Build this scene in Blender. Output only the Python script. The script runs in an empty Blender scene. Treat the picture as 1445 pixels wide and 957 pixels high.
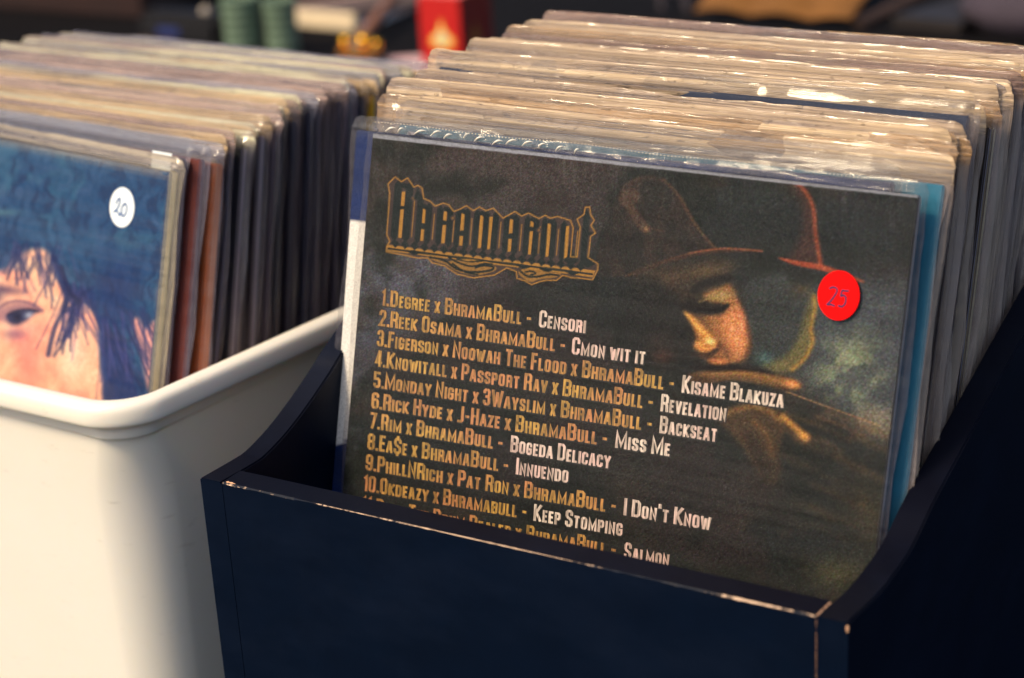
import bpy, bmesh, math, random
import numpy as np
from mathutils import Matrix, Vector, noise

# ------------------------------------------------------------------ camera, world, sun
SC = bpy.context.scene
COL = SC.collection
CAMP = dict(f=2864.2, pitch=1.1896, roll=-0.0586, yaw=0.55, loc=(0.6519, -0.7420, 0.4588))

def cam_rot(a, b, c):
    ca, sa, cb, sb, cc, sc = math.cos(a), math.sin(a), math.cos(b), math.sin(b), math.cos(c), math.sin(c)
    Rz = np.array([[cc, -sc, 0], [sc, cc, 0], [0, 0, 1]])
    Rx = np.array([[1, 0, 0], [0, ca, -sa], [0, sa, ca]])
    Ry = np.array([[cb, -sb, 0], [sb, cb, 0], [0, 0, 1]])
    return Rz @ Rx @ Ry
RC = cam_rot(CAMP['pitch'], CAMP['roll'], CAMP['yaw'])
CLOC = np.array(CAMP['loc'])
cam_data = bpy.data.cameras.new('camera')
cam = bpy.data.objects.new('camera', cam_data)
COL.objects.link(cam)
M4 = Matrix([list(RC[i]) + [CLOC[i]] for i in range(3)] + [[0, 0, 0, 1]])
cam.matrix_world = M4
cam_data.sensor_width = 36
cam_data.lens = CAMP['f'] / 1445 * 36
cam_data.clip_start = 0.01
cam_data.clip_end = 200
cam_data.dof.use_dof = True
cam_data.dof.focus_distance = 1.075
cam_data.dof.aperture_fstop = 5.4
SC.camera = cam

SUN_EL, SUN_AZ = math.radians(48), math.radians(-30)    # azimuth measured from -Y towards +X
world = bpy.data.worlds.new('World')
SC.world = world
world.use_nodes = True
wn = world.node_tree
sky = wn.nodes.new('ShaderNodeTexSky')
sky.sky_type = 'NISHITA'
sky.sun_disc = False
sky.sun_elevation = SUN_EL
sky.sun_rotation = math.pi + SUN_AZ * -1
sky.air_density = 1.0
sky.dust_density = 3.5
sky.ozone_density = 1.0
bg = wn.nodes['Background']
wn.links.new(sky.outputs[0], bg.inputs[0])
bg.inputs[1].default_value = 0.085

sd = bpy.data.lights.new('sun', 'SUN')
sd.energy = 1.5
sd.angle = math.radians(11)
sd.color = (1.0, 0.80, 0.53)
sun = bpy.data.objects.new('sun', sd)
COL.objects.link(sun)
sdir = Vector((math.sin(SUN_AZ) * math.cos(SUN_EL), -math.cos(SUN_AZ) * math.cos(SUN_EL), math.sin(SUN_EL)))
sun.rotation_euler = sdir.to_track_quat('Z', 'Y').to_euler()

SC.view_settings.view_transform = 'Standard'
SC.view_settings.look = 'None'
SC.view_settings.gamma = 1
SC.view_settings.exposure = 1.06
SC.render.engine = 'CYCLES'
SC.cycles.max_bounces = 10
SC.cycles.transparent_max_bounces = 40

# ------------------------------------------------------------------ helpers
def lin(c):
    return tuple((v / 12.92 if v <= 0.04045 else ((v + 0.055) / 1.055) ** 2.4) for v in [x / 255 for x in c])

def tag(o, label=None, cat=None, group=None, kind=None):
    if label: o['label'] = label
    if cat: o['category'] = cat
    if group: o['group'] = group
    if kind: o['kind'] = kind
    return o

def empty(name, loc=(0, 0, 0), rot=(0, 0, 0)):
    o = bpy.data.objects.new(name, None)
    o.empty_display_size = 0.02
    COL.objects.link(o)
    o.location = loc
    o.rotation_euler = rot
    return o

def link(name, me, mat=None, parent=None, smooth=False):
    if mat is not None:
        for m in (mat if isinstance(mat, (list, tuple)) else [mat]):
            me.materials.append(m)
    if smooth:
        me.shade_smooth()
    o = bpy.data.objects.new(name, me)
    COL.objects.link(o)
    if parent: o.parent = parent
    return o

def sst(a, b, x):
    u = min(1.0, max(0.0, (x - a) / (b - a))); return u * u * (3 - 2 * u)

def mesh_of(verts, faces, uv=None):
    me = bpy.data.meshes.new('m')
    me.from_pydata([tuple(map(float, v)) for v in verts], [], faces)
    me.update()
    return me

def bevel_box(x0, x1, y0, y1, z0, z1, b=0.001, seg=2):
    bm = bmesh.new()
    bmesh.ops.create_cube(bm, size=1)
    for v in bm.verts:
        v.co = Vector(((x0 + x1) / 2 + v.co.x * (x1 - x0), (y0 + y1) / 2 + v.co.y * (y1 - y0), (z0 + z1) / 2 + v.co.z * (z1 - z0)))
    if b: bmesh.ops.bevel(bm, geom=bm.edges[:], offset=b, segments=seg, affect='EDGES')
    me = bpy.data.meshes.new('m'); bm.to_mesh(me); bm.free()
    return me

def prism(poly, axis, a, b, bev=0.0, seg=2):
    """poly of 2D points extruded along axis ('x' -> poly is (y,z); 'y' -> (x,z); 'z' -> (x,y))"""
    def p3(q, t):
        return {'x': (t, q[0], q[1]), 'y': (q[0], t, q[1]), 'z': (q[0], q[1], t)}[axis]
    bm = bmesh.new()
    A = [bm.verts.new(p3(q, a)) for q in poly]
    B = [bm.verts.new(p3(q, b)) for q in poly]
    bm.faces.new(A[::-1]); bm.faces.new(B)
    n = len(poly)
    for i in range(n):
        bm.faces.new((A[i], A[(i + 1) % n], B[(i + 1) % n], B[i]))
    bmesh.ops.recalc_face_normals(bm, faces=bm.faces[:])
    if bev:
        bmesh.ops.bevel(bm, geom=[e for e in bm.edges if e.calc_face_angle(0) > 0.5], offset=bev, segments=seg, affect='EDGES')
    me = bpy.data.meshes.new('m'); bm.to_mesh(me); bm.free()
    return me

def lathe(profile, n=32, cx=0, cy=0):
    V, F = [], []
    for r, z in profile:
        for k in range(n):
            a = 2 * math.pi * k / n
            V.append((cx + r * math.cos(a), cy + r * math.sin(a), z))
    for i in range(len(profile) - 1):
        for k in range(n):
            k2 = (k + 1) % n
            F.append((i * n + k, i * n + k2, (i + 1) * n + k2, (i + 1) * n + k))
    return mesh_of(V, F)

def tube(path, r, n=10, caps=True):
    V, F = [], []
    P = [Vector(p) for p in path]
    for i, p in enumerate(P):
        t = (P[min(i + 1, len(P) - 1)] - P[max(i - 1, 0)]).normalized()
        u = t.cross(Vector((0.1, 0.2, 1))).normalized(); w = t.cross(u)
        rr = r[i] if isinstance(r, (list, tuple)) else r
        for k in range(n):
            a = 2 * math.pi * k / n
            V.append(p + (u * math.cos(a) + w * math.sin(a)) * rr)
    for i in range(len(P) - 1):
        for k in range(n):
            k2 = (k + 1) % n
            F.append((i * n + k, i * n + k2, (i + 1) * n + k2, (i + 1) * n + k))
    if caps:
        F.append(tuple(range(n))[::-1]); F.append(tuple((len(P) - 1) * n + k for k in range(n)))
    return mesh_of(V, F)

# ------------------------------------------------------------------ materials
class NT:
    def __init__(s, name):
        s.m = bpy.data.materials.new(name); s.m.use_nodes = True
        s.t = s.m.node_tree; s.b = s.t.nodes['Principled BSDF']; s.out = s.t.nodes['Material Output']
    def n(s, typ, **kw):
        nd = s.t.nodes.new(typ)
        for k, v in kw.items():
            if k in nd.inputs.keys(): s.set(nd, k, v)
            else: setattr(nd, k, v)
        return nd
    def set(s, nd, k, v):
        if hasattr(v, 'is_output'): s.t.links.new(v, nd.inputs[k])
        else: nd.inputs[k].default_value = v
    def math(s, op, a, b=None, clamp=False):
        nd = s.t.nodes.new('ShaderNodeMath'); nd.operation = op; nd.use_clamp = clamp
        s.set(nd, 0, a)
        if b is not None: s.set(nd, 1, b)
        return nd.outputs[0]
    def coord(s, kind='Object', scale=(1, 1, 1), rot=(0, 0, 0)):
        tc = s.t.nodes.new('ShaderNodeTexCoord'); mp = s.t.nodes.new('ShaderNodeMapping')
        s.t.links.new(tc.outputs[kind], mp.inputs[0])
        mp.inputs['Scale'].default_value = scale; mp.inputs['Rotation'].default_value = rot
        return mp.outputs[0]
    def noise(s, vec, scale=10, detail=4, rough=0.5, dist=0):
        nd = s.t.nodes.new('ShaderNodeTexNoise')
        s.t.links.new(vec, nd.inputs['Vector'])
        nd.inputs['Scale'].default_value = scale; nd.inputs['Detail'].default_value = detail
        nd.inputs['Roughness'].default_value = rough; nd.inputs['Distortion'].default_value = dist
        return nd.outputs['Fac']
    def ramp(s, fac, stops):
        nd = s.t.nodes.new('ShaderNodeValToRGB'); s.t.links.new(fac, nd.inputs[0])
        e = nd.color_ramp.elements
        while len(e) < len(stops): e.new(0.5)
        for el, (p, c) in zip(e, stops):
            el.position = p; el.color = (c[0], c[1], c[2], 1) if not isinstance(c, (int, float)) else (c, c, c, 1)
        return nd.outputs[0]
    def mixc(s, fac, a, b, blend='MIX'):
        nd = s.t.nodes.new('ShaderNodeMix'); nd.data_type = 'RGBA'; nd.blend_type = blend
        s.set(nd, 0, fac)
        for i, v in ((6, a), (7, b)):
            if hasattr(v, 'is_output'): s.t.links.new(v, nd.inputs[i])
            else: nd.inputs[i].default_value = (v[0], v[1], v[2], 1)
        return nd.outputs[2]
    def bump(s, h, strength=0.3, dist=0.001):
        nd = s.t.nodes.new('ShaderNodeBump'); s.t.links.new(h, nd.inputs['Height'])
        nd.inputs['Strength'].default_value = strength; nd.inputs['Distance'].default_value = dist
        s.t.links.new(nd.outputs[0], s.b.inputs['Normal']); return nd.outputs[0]
    def base(s, col=None, rough=None, spec=None, metal=None, coat=None):
        for k, v in (('Base Color', col), ('Roughness', rough), ('Specular IOR Level', spec), ('Metallic', metal), ('Coat Weight', coat)):
            if v is None: continue
            if hasattr(v, 'is_output'): s.t.links.new(v, s.b.inputs[k])
            elif k == 'Base Color': s.b.inputs[k].default_value = (v[0], v[1], v[2], 1)
            else: s.b.inputs[k].default_value = v
        return s

def simple(name, rgb, rough=0.5, var=0.15, scale=60, spec=0.5, metal=0, bump=0.15):
    t = NT(name)
    v = t.coord('Object')
    f = t.noise(v, scale, 5, 0.6)
    c = lin(rgb)
    col = t.mixc(f, tuple(x * (1 - var * 2) for x in c), tuple(min(1, x * (1 + var * 2)) for x in c))
    t.base(col, rough, spec, metal)
    if bump: t.bump(f, bump, 0.0006)
    return t.m

def mat_paint(name, rgb, wear=False, axis='x'):
    """dark painted board: satin, faint brush marks, small scratches; wear = bare fibreboard on the arris"""
    t = NT(name)
    v = t.coord('Object')
    f = t.noise(v, 35, 6, 0.65)
    c = lin(rgb)
    col = t.mixc(f, tuple(x * 0.75 for x in c), tuple(x * 1.35 for x in c))
    du = t.ramp(t.noise(t.coord('Object', (1, 1, 2.5)), 7, 6, 0.7), [(0.45, 0.0), (0.8, 0.35)])
    col = t.mixc(du, col, lin((26, 36, 56)))
    sp = t.noise(t.coord('Object'), 900, 2, 0.5)
    spk = t.ramp(sp, [(0.76, 0.0), (0.79, 1.0)])
    col = t.mixc(spk, col, tuple(x * 4 + 0.01 for x in c))
    sv = t.coord('Object', (12, 60, 260), (0, 0.22, 0))
    scn = t.ramp(t.noise(sv, 2.0, 1, 0.4), [(0.80, 0.0), (0.86, 0.5)])
    col = t.mixc(scn, col, tuple(x * 3 + 0.01 for x in c))
    if wear:
        wv = t.coord('Object', (1, 1, 1) if axis == 'x' else (1, 1, 1))
        big = t.noise(wv, 9, 3, 0.5); fine = t.noise(wv, 300, 3, 0.6)
        s_ = t.math('ADD', t.math('MULTIPLY', big, 1.2), t.math('MULTIPLY', fine, 0.35))
        wf = t.ramp(s_, [(0.74, 0.0), (0.80, 1.0)])
        col = t.mixc(wf, col, lin((214, 180, 150)))
    t.base(col, 0.5, 0.13)
    t.bump(t.noise(t.coord('Object'), 160, 5, 0.7), 0.12, 0.0008)
    return t.m

M_PAINT = mat_paint('navy_black_paint', (2, 13, 31))
M_WORN = mat_paint('worn_paint_edge', (2, 13, 31), wear=True)
M_TOPEDGE = mat_paint('board_edge_paint', (5, 6, 18))

def mat_sleeve(name, tint, base, streak=0.35, rough=0.14, facing=0.35, side=0.22, flapc=(110, 98, 112)):
    t = NT(name)
    at = t.n('ShaderNodeAttribute'); at.attribute_name = 'rim'
    sa = t.n('ShaderNodeAttribute'); sa.attribute_name = 'flap'
    f = t.noise(t.coord('Object', (0.9, 60, 170)), 2.0, 3, 0.55, 0.2)       # long creases along the folded top
    f2 = t.noise(t.coord('Object', (3.0, 60, 420)), 3.0, 3, 0.55, 0.5)
    g = t.noise(t.coord('Object', (60, 60, 6)), 3.0, 3, 0.5, 0.5)         # upright creases down the side flap
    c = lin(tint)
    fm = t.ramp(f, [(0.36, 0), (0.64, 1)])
    col = t.mixc(fm, tuple(x * y for x, y in zip(c, (0.32, 0.31, 0.40))), tuple(min(0.9, x * 1.12) for x in c))  # bluish dark gaps and bright highlights painted into the streak colour
    col = t.mixc(t.math('MULTIPLY', sa.outputs['Fac'], 0.8), col, lin(flapc))
    oi = t.n('ShaderNodeObjectInfo')
    col = t.mixc(1.0, col, t.ramp(oi.outputs['Random'], [(0.0, (.72, .70, .74)), (0.5, (1, 1, 1)), (1.0, (1.12, 1.12, 1.10))]), 'MULTIPLY')
    t.base(col, rough, 0.6)
    t.b.inputs['Coat Weight'].default_value = 1.0
    t.b.inputs['Coat Roughness'].default_value = 0.05
    nside = t.math('SUBTRACT', 1.0, sa.outputs['Fac'])
    spk = t.ramp(t.noise(t.coord('Object', (60, 60, 240)), 3.0, 1, 0.4), [(0.66, 0.0), (0.74, 1.0)])     # scattered pinched creases that glint
    h = t.math('ADD', t.math('MULTIPLY', t.math('ADD', t.math('MULTIPLY', spk, 1.3), t.math('ADD', t.math('MULTIPLY', f, 1.0), t.math('MULTIPLY', f2, 0.6))), nside), t.math('MULTIPLY', g, sa.outputs['Fac']))
    t.bump(t.math('MULTIPLY', h, t.math('ADD', t.math('MAXIMUM', at.outputs['Fac'], sa.outputs['Fac']), 0.06)), 0.8, 0.0030)
    lw = t.n('ShaderNodeLayerWeight'); lw.inputs['Blend'].default_value = 0.4
    tr = t.n('ShaderNodeBsdfTransparent'); tr.inputs[0].default_value = (0.96, 0.96, 0.95, 1)
    k = t.math('MULTIPLY', t.math('MULTIPLY', at.outputs['Fac'], nside), base)
    k = t.math('ADD', k, t.math('MULTIPLY', sa.outputs['Fac'], side))
    k = t.math('ADD', k, t.math('MULTIPLY', lw.outputs['Facing'], facing))
    k = t.math('ADD', k, t.math('MULTIPLY', t.math('MULTIPLY', t.math('SUBTRACT', f2, 0.5), at.outputs['Fac']), streak * 2), clamp=True)
    k = t.math('MAXIMUM', k, 0.02)
    mx = t.n('ShaderNodeMixShader')
    t.t.links.new(k, mx.inputs[0]); t.t.links.new(tr.outputs[0], mx.inputs[1]); t.t.links.new(t.b.outputs[0], mx.inputs[2])
    t.t.links.new(mx.outputs[0], t.out.inputs[0])
    return t.m

SPEC = [('warm', (204, 164, 112), 0.50), ('pale', (218, 186, 142), 0.62), ('grey', (160, 148, 146), 0.40), ('rosy', (176, 140, 118), 0.46), ('clear', (140, 140, 150), 0.10)]
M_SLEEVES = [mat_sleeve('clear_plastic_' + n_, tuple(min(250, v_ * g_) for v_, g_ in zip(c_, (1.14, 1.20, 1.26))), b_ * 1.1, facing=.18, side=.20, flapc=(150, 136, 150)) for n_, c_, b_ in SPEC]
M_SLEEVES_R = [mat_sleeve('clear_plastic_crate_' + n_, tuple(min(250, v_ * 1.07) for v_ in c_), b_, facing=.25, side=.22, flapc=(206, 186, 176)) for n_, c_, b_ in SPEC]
M_FRONT_SLEEVE = mat_sleeve('clear_plastic_front', (190, 190, 190), 0.12, 0.02, 0.10, 0.0, side=.12)

def mat_card(name, rgb):
    t = NT(name)
    v = t.coord('Object', (8, 8, 1.2))
    f = t.noise(v, 30, 4, 0.6)
    c = lin(rgb)
    t.base(t.mixc(f, tuple(x * 0.65 for x in c), tuple(min(1, x * 1.25) for x in c)), 0.55, 0.4)
    t.bump(f, 0.15, 0.0005)
    return t.m
CARD = {}
def card(rgb):
    if rgb not in CARD: CARD[rgb] = mat_card('card_%d' % len(CARD), rgb)
    return CARD[rgb]

def mat_print(name, gloss=0.5):
    """printed card: colours come from the painted 'print' attribute"""
    t = NT(name)
    at = t.n('ShaderNodeAttribute'); at.attribute_name = 'print'
    g = t.noise(t.coord('Object'), 1400, 2, 0.7)
    col = t.mixc(1.0, at.outputs['Color'], t.ramp(g, [(0.25, (0.62, 0.62, 0.62)), (0.75, (1.35, 1.35, 1.35))]), 'MULTIPLY')
    t.base(col, 0.5, 0.16)
    v = t.coord('Object', (1.0, 1, 0.35), (0, 0.5, 0))
    w = t.noise(v, 60, 5, 0.65, 1.2)
    wr = t.ramp(w, [(0.40, 0), (0.5, 1), (0.60, 0)])
    gr = t.noise(t.coord('Object'), 700, 3, 0.7)
    t.bump(t.math('ADD', t.math('MULTIPLY', wr, 0.35), t.math('MULTIPLY', gr, 0.35)), 0.6, 0.0008)
    return t.m
M_PRINT = mat_print('printed_cover')

# ------------------------------------------------------------------ the table everything stands on
TZ = -0.250       # the cloth under the crate and the tub
TB = -0.205       # a slightly higher table just behind
t = NT('dark_cloth')
f = t.noise(t.coord('Object'), 400, 3, 0.6); f2 = t.noise(t.coord('Object'), 3, 4, 0.6)
t.base(t.mixc(f2, (0.0022, 0.0018, 0.0024), (0.006, 0.005, 0.006)), 0.95, 0.1)
t.bump(f, 0.4, 0.001)
V, F = [], []
n = 90
for j in range(n + 1):
    for i in range(n + 1):
        x, y = -6 + 12 * i / n, -5 + 14 * j / n
        far = min(1, max(0, (math.hypot(x, y - 0.2) - 0.75) / 0.5))
        V.append((x, y, TZ - 0.0005 - 0.012 * far * (0.5 + 0.5 * noise.noise(Vector((x * 2.2, y * 2.2, 0.3))))))
for j in range(n):
    for i in range(n):
        a = j * (n + 1) + i
        F.append((a, a + 1, a + n + 2, a + n + 1))
t_cloth = t.m
tag(link('table_cloth', mesh_of(V, F), t.m, smooth=True), 'near-black cloth spread over the stall table', kind='structure')

# ------------------------------------------------------------------ black crate
W, T = 0.3625, 0.0150
crate = tag(empty('record_crate', (W / 2, 0, TZ)), 'navy black painted wooden crate with chipped front edge, holding the front album', 'crate')
def cpart(name, me, mat, **k):
    o = link(name, me, mat, **k); o.parent = crate
    o.matrix_parent_inverse = Matrix.Translation((-W / 2, 0, -TZ)); return o
# front panel (chamfered arris carries the wear)
FT = 0.0165
ZL = TZ + 0.001
prof = [(0.0, ZL), (FT, ZL), (FT, -0.0009), (FT - 0.0009, 0.0), (0.0011, 0.0), (0.0, -0.0011)]
V, F, MI = [], [], []
xs = np.linspace(T - 0.0018, W - T - 0.0003, 160)
rng = random.Random(4)
for x in xs:
    dep = 0.00012 + 0.00045 * abs(noise.noise(Vector((x * 28, 0, 0)))) + 0.0007 * max(0, noise.noise(Vector((x * 160, 3, 0))))
    if x < .06 or x > .27: dep += 0.00035
    for k, (y, z) in enumerate(prof):
        if k == 4: y, z = dep * 1.0, 0.0
        if k == 5: y, z = 0.0, -dep * 1.3
        V.append((x, y, z))
m = len(prof)
for i in range(len(xs) - 1):
    for k in range(m):
        F.append((i * m + k, (i + 1) * m + k, (i + 1) * m + (k + 1) % m, i * m + (k + 1) % m))
        MI.append({4: 1, 3: 2}.get(k, 0))
F.append(tuple(range(m))); MI.append(0)
F.append(tuple((len(xs) - 1) * m + k for k in range(m))[::-1]); MI.append(0)
me = mesh_of(V, F)
bm = bmesh.new(); bm.from_mesh(me); bmesh.ops.recalc_face_normals(bm, faces=bm.faces[:]); bm.to_mesh(me); bm.free()
me.polygons.foreach_set('material_index', MI)
cpart('front_panel', me, [M_PAINT, M_WORN, M_TOPEDGE])

def side_profile(pts):
    # smooth the measured top edge with a Catmull-Rom curve
    out = []
    P = [pts[0]] + pts + [pts[-1]]
    for i in range(1, len(P) - 2):
        for s in range(6):
            u = s / 6
            a, b, c, d = [np.array(P[i + k]) for k in (-1, 0, 1, 2)]
            out.append(tuple(0.5 * ((2 * b) + (-a + c) * u + (2 * a - 5 * b + 4 * c - d) * u * u + (-a + 3 * b - 3 * c + d) * u ** 3)))
    out.append(pts[-1])
    return out
def side_panel(x0, x1, pts):
    top = side_profile(pts)
    y1 = top[-1][0]
    bm = bmesh.new()
    poly = [(0.0, ZL)] + top + [(y1, ZL)]
    me = prism(poly, 'x', x0, x1)
    bm.from_mesh(me)
    bmesh.ops.bevel(bm, geom=[e for e in bm.edges if abs(e.verts[0].co.x - e.verts[1].co.x) < 1e-6 and min(v.co.z for v in e.verts) > TZ + .01],
                    offset=0.0009, segments=2, affect='EDGES')
    bm.to_mesh(me); bm.free()
    for p in me.polygons:
        if p.normal.z > 0.6: p.material_index = 1
    return cpart('side_panel', me, [M_PAINT, M_TOPEDGE])
side_panel(-0.0015, T - 0.0022, [(0.0, 0.0), (0.027, -0.0012), (0.0396, -0.0008), (0.0599, 0.0042), (0.0811, 0.0122), (0.1032, 0.0225), (0.1207, 0.0316), (0.18, 0.056), (0.28, 0.082), (0.43, 0.11)])
side_panel(W - T, W, [(0.0, 0.0), (0.0386, -0.0045), (0.0595, -0.0042), (0.0824, -0.0018), (0.1085, 0.0072), (0.1355, 0.0145), (0.172, 0.0235), (0.2434, 0.0416), (0.2977, 0.055), (0.36, 0.071), (0.43, 0.088)])
cpart('back_panel', bevel_box(T, W - T - .0003, 0.415, 0.4295, ZL, 0.08), M_PAINT)
cpart('floor_panel', bevel_box(T, W - T - .0003, FT + .0003, 0.4147, -0.162, -0.1515, 0), M_PAINT)
# peach chips where the paint is knocked off the arrises
M_CHIP = simple('bare_fibreboard', (220, 168, 128), 0.8, 0.2, 900)
def chip(path, r, seed):
    rg = random.Random(seed)
    rr = [r * rg.uniform(0.35, 1.25) for _ in path]; rr[0] = rr[-1] = r * 0.2
    return cpart('paint_chip', tube(path, rr, 6), M_CHIP)
chip([(W - T + .0002 - 0.0000, y, 0.0002 - y * .1) for y in np.linspace(0.0, FT, 12)], 0.00055, 3)
chip([(W - .0002, -0.0002, z) for z in np.linspace(-0.0012, -0.0048, 9)], 0.0006, 5)
chip([(W - T + 0.0, 0.0004, z) for z in np.linspace(-0.001, -0.10, 60)], 0.00035, 6)
chip([(x, 0.0012, 0.0001) for x in np.linspace(T, T + .006, 6)], 0.0006, 8)

# ------------------------------------------------------------------ white tub
def mat_tub():
    t = NT('white_tub_plastic')
    f = t.noise(t.coord('Object'), 6, 4, 0.5)
    col = t.mixc(f, lin((243, 232, 212)), lin((250, 242, 228)))
    d = t.ramp(t.noise(t.coord('Object', (1, 1, 3)), 45, 6, 0.75), [(0.62, 0.0), (0.78, 0.5)])
    sc_ = t.ramp(t.noise(t.coord('Object', (14, 14, 90), (0.2, 0.3, 0)), 2.0, 2, 0.5), [(0.72, 0.0), (0.78, 0.35)])
    col = t.mixc(sc_, col, lin((196, 178, 152)))
    col = t.mixc(d, col, lin((172, 156, 136)))
    t.base(col, 0.34, 0.5)
    t.b.inputs['Subsurface Weight'].default_value = 0.25
    t.b.inputs['Subsurface Radius'].default_value = (0.02, 0.015, 0.01)
    t.b.inputs['Subsurface Scale'].default_value = 0.5
    t.bump(t.noise(t.coord('Object'), 350, 3, 0.6), 0.05, 0.0008)
    return t.m
M_TUB = mat_tub()
TUBC = np.array([-0.0838, 0.034])       # front right corner of the rim, before rounding
TX, TY, RT = 0.400, 0.400, 0.034
H0 = 0.0075 - TZ                        # rim height above the table
tub = tag(empty('storage_tub', (TUBC[0] - .2, TUBC[1] + .2, TZ)), 'white plastic tub with rolled rim and rounded corners, packed with sleeved records', 'tub')
def loop(off, n=10, lip=0.0, big=0.0):
    x0, x1, y0, y1 = -TX + off, -off, off, TY - off
    r = max(0.010, RT - off * 0.7 + big)
    pts = []
    for cx, cy, a0 in ((x1 - r, y1 - r, 0), (x0 + r, y1 - r, 90), (x0 + r, y0 + r, 180), (x1 - r, y0 + r, 270)):
        for k in range(n + 1):
            a = math.radians(a0 + 90 * k / n)
            rr = r + lip * math.sin(math.pi * k / n) ** .6 if 0 < k < n else r; px_, py_ = cx + rr * math.cos(a), cy + rr * math.sin(a)
            pts.append((px_ + .155 * py_ + .2, py_ - .03 * px_ - .2))
    return pts
# (inset, height) going up the outside, over the rolled rim and down the inside
tubprof = [(0.030, 0.0), (0.0225, 0.001), (0.0210, 0.004), (0.0165, H0 * .5), (0.0150, H0 * .68), (0.0138, H0 - .060), (0.0131, H0 - .045), (0.0127, H0 - .036), (0.0124, H0 - .0290), (0.0121, H0 - .0260), (0.0120, H0 - 0.0250), (0.0118, H0 - 0.0238),
           (0.0114, H0 - .0215), (0.0108, H0 - .0165), (0.0022, H0 - .0150), (0.0006, H0 - .0138), (0.0, H0 - .0110), (0.0003, H0 - .0045), (0.0018, H0 - .0015),
           (0.0048, H0 - .0002), (0.0085, H0), (0.0120, H0 - .0010), (0.0145, H0 - .0040), (0.0158, H0 - .0095), (0.0165, H0 - .0180), (0.0200, H0 * .45), (0.0255, 0.004), (0.034, 0.003)]
V, F = [], []
for pi_, (off, z) in enumerate(tubprof):
    L = loop(off, lip=.0050 if 10 <= pi_ <= 13 else 0.0, big=.013 * (1 - sst(H0 - .075, H0 - .012, z))); N = len(L)
    V += [(x, y, z) for x, y in L]
for i in range(len(tubprof) - 1):
    for k in range(N):
        F.append((i * N + k, i * N + (k + 1) % N, (i + 1) * N + (k + 1) % N, (i + 1) * N + k))
F.append(tuple(range(N))[::-1]); F.append(tuple((len(tubprof) - 1) * N + k for k in range(N)))
me = mesh_of(V, F)
o = link('tub_body', me, M_TUB, tub, smooth=True)
sub = o.modifiers.new('s', 'SUBSURF'); sub.levels = 2; sub.render_levels = 2

# ------------------------------------------------------------------ sleeves and jackets
JS = 0.315
def smooth(a, b, x):
    u = np.clip((x - a) / (b - a), 0, 1); return u * u * (3 - 2 * u)

def wave(s, seed, comps):
    out = np.zeros_like(s)
    rg = np.random.RandomState(seed)
    for fr, am in comps:
        out += am * np.sin(s * fr * 2 * math.pi + rg.uniform(0, 6.3)) * rg.uniform(.5, 1.2)
    return out

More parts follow.
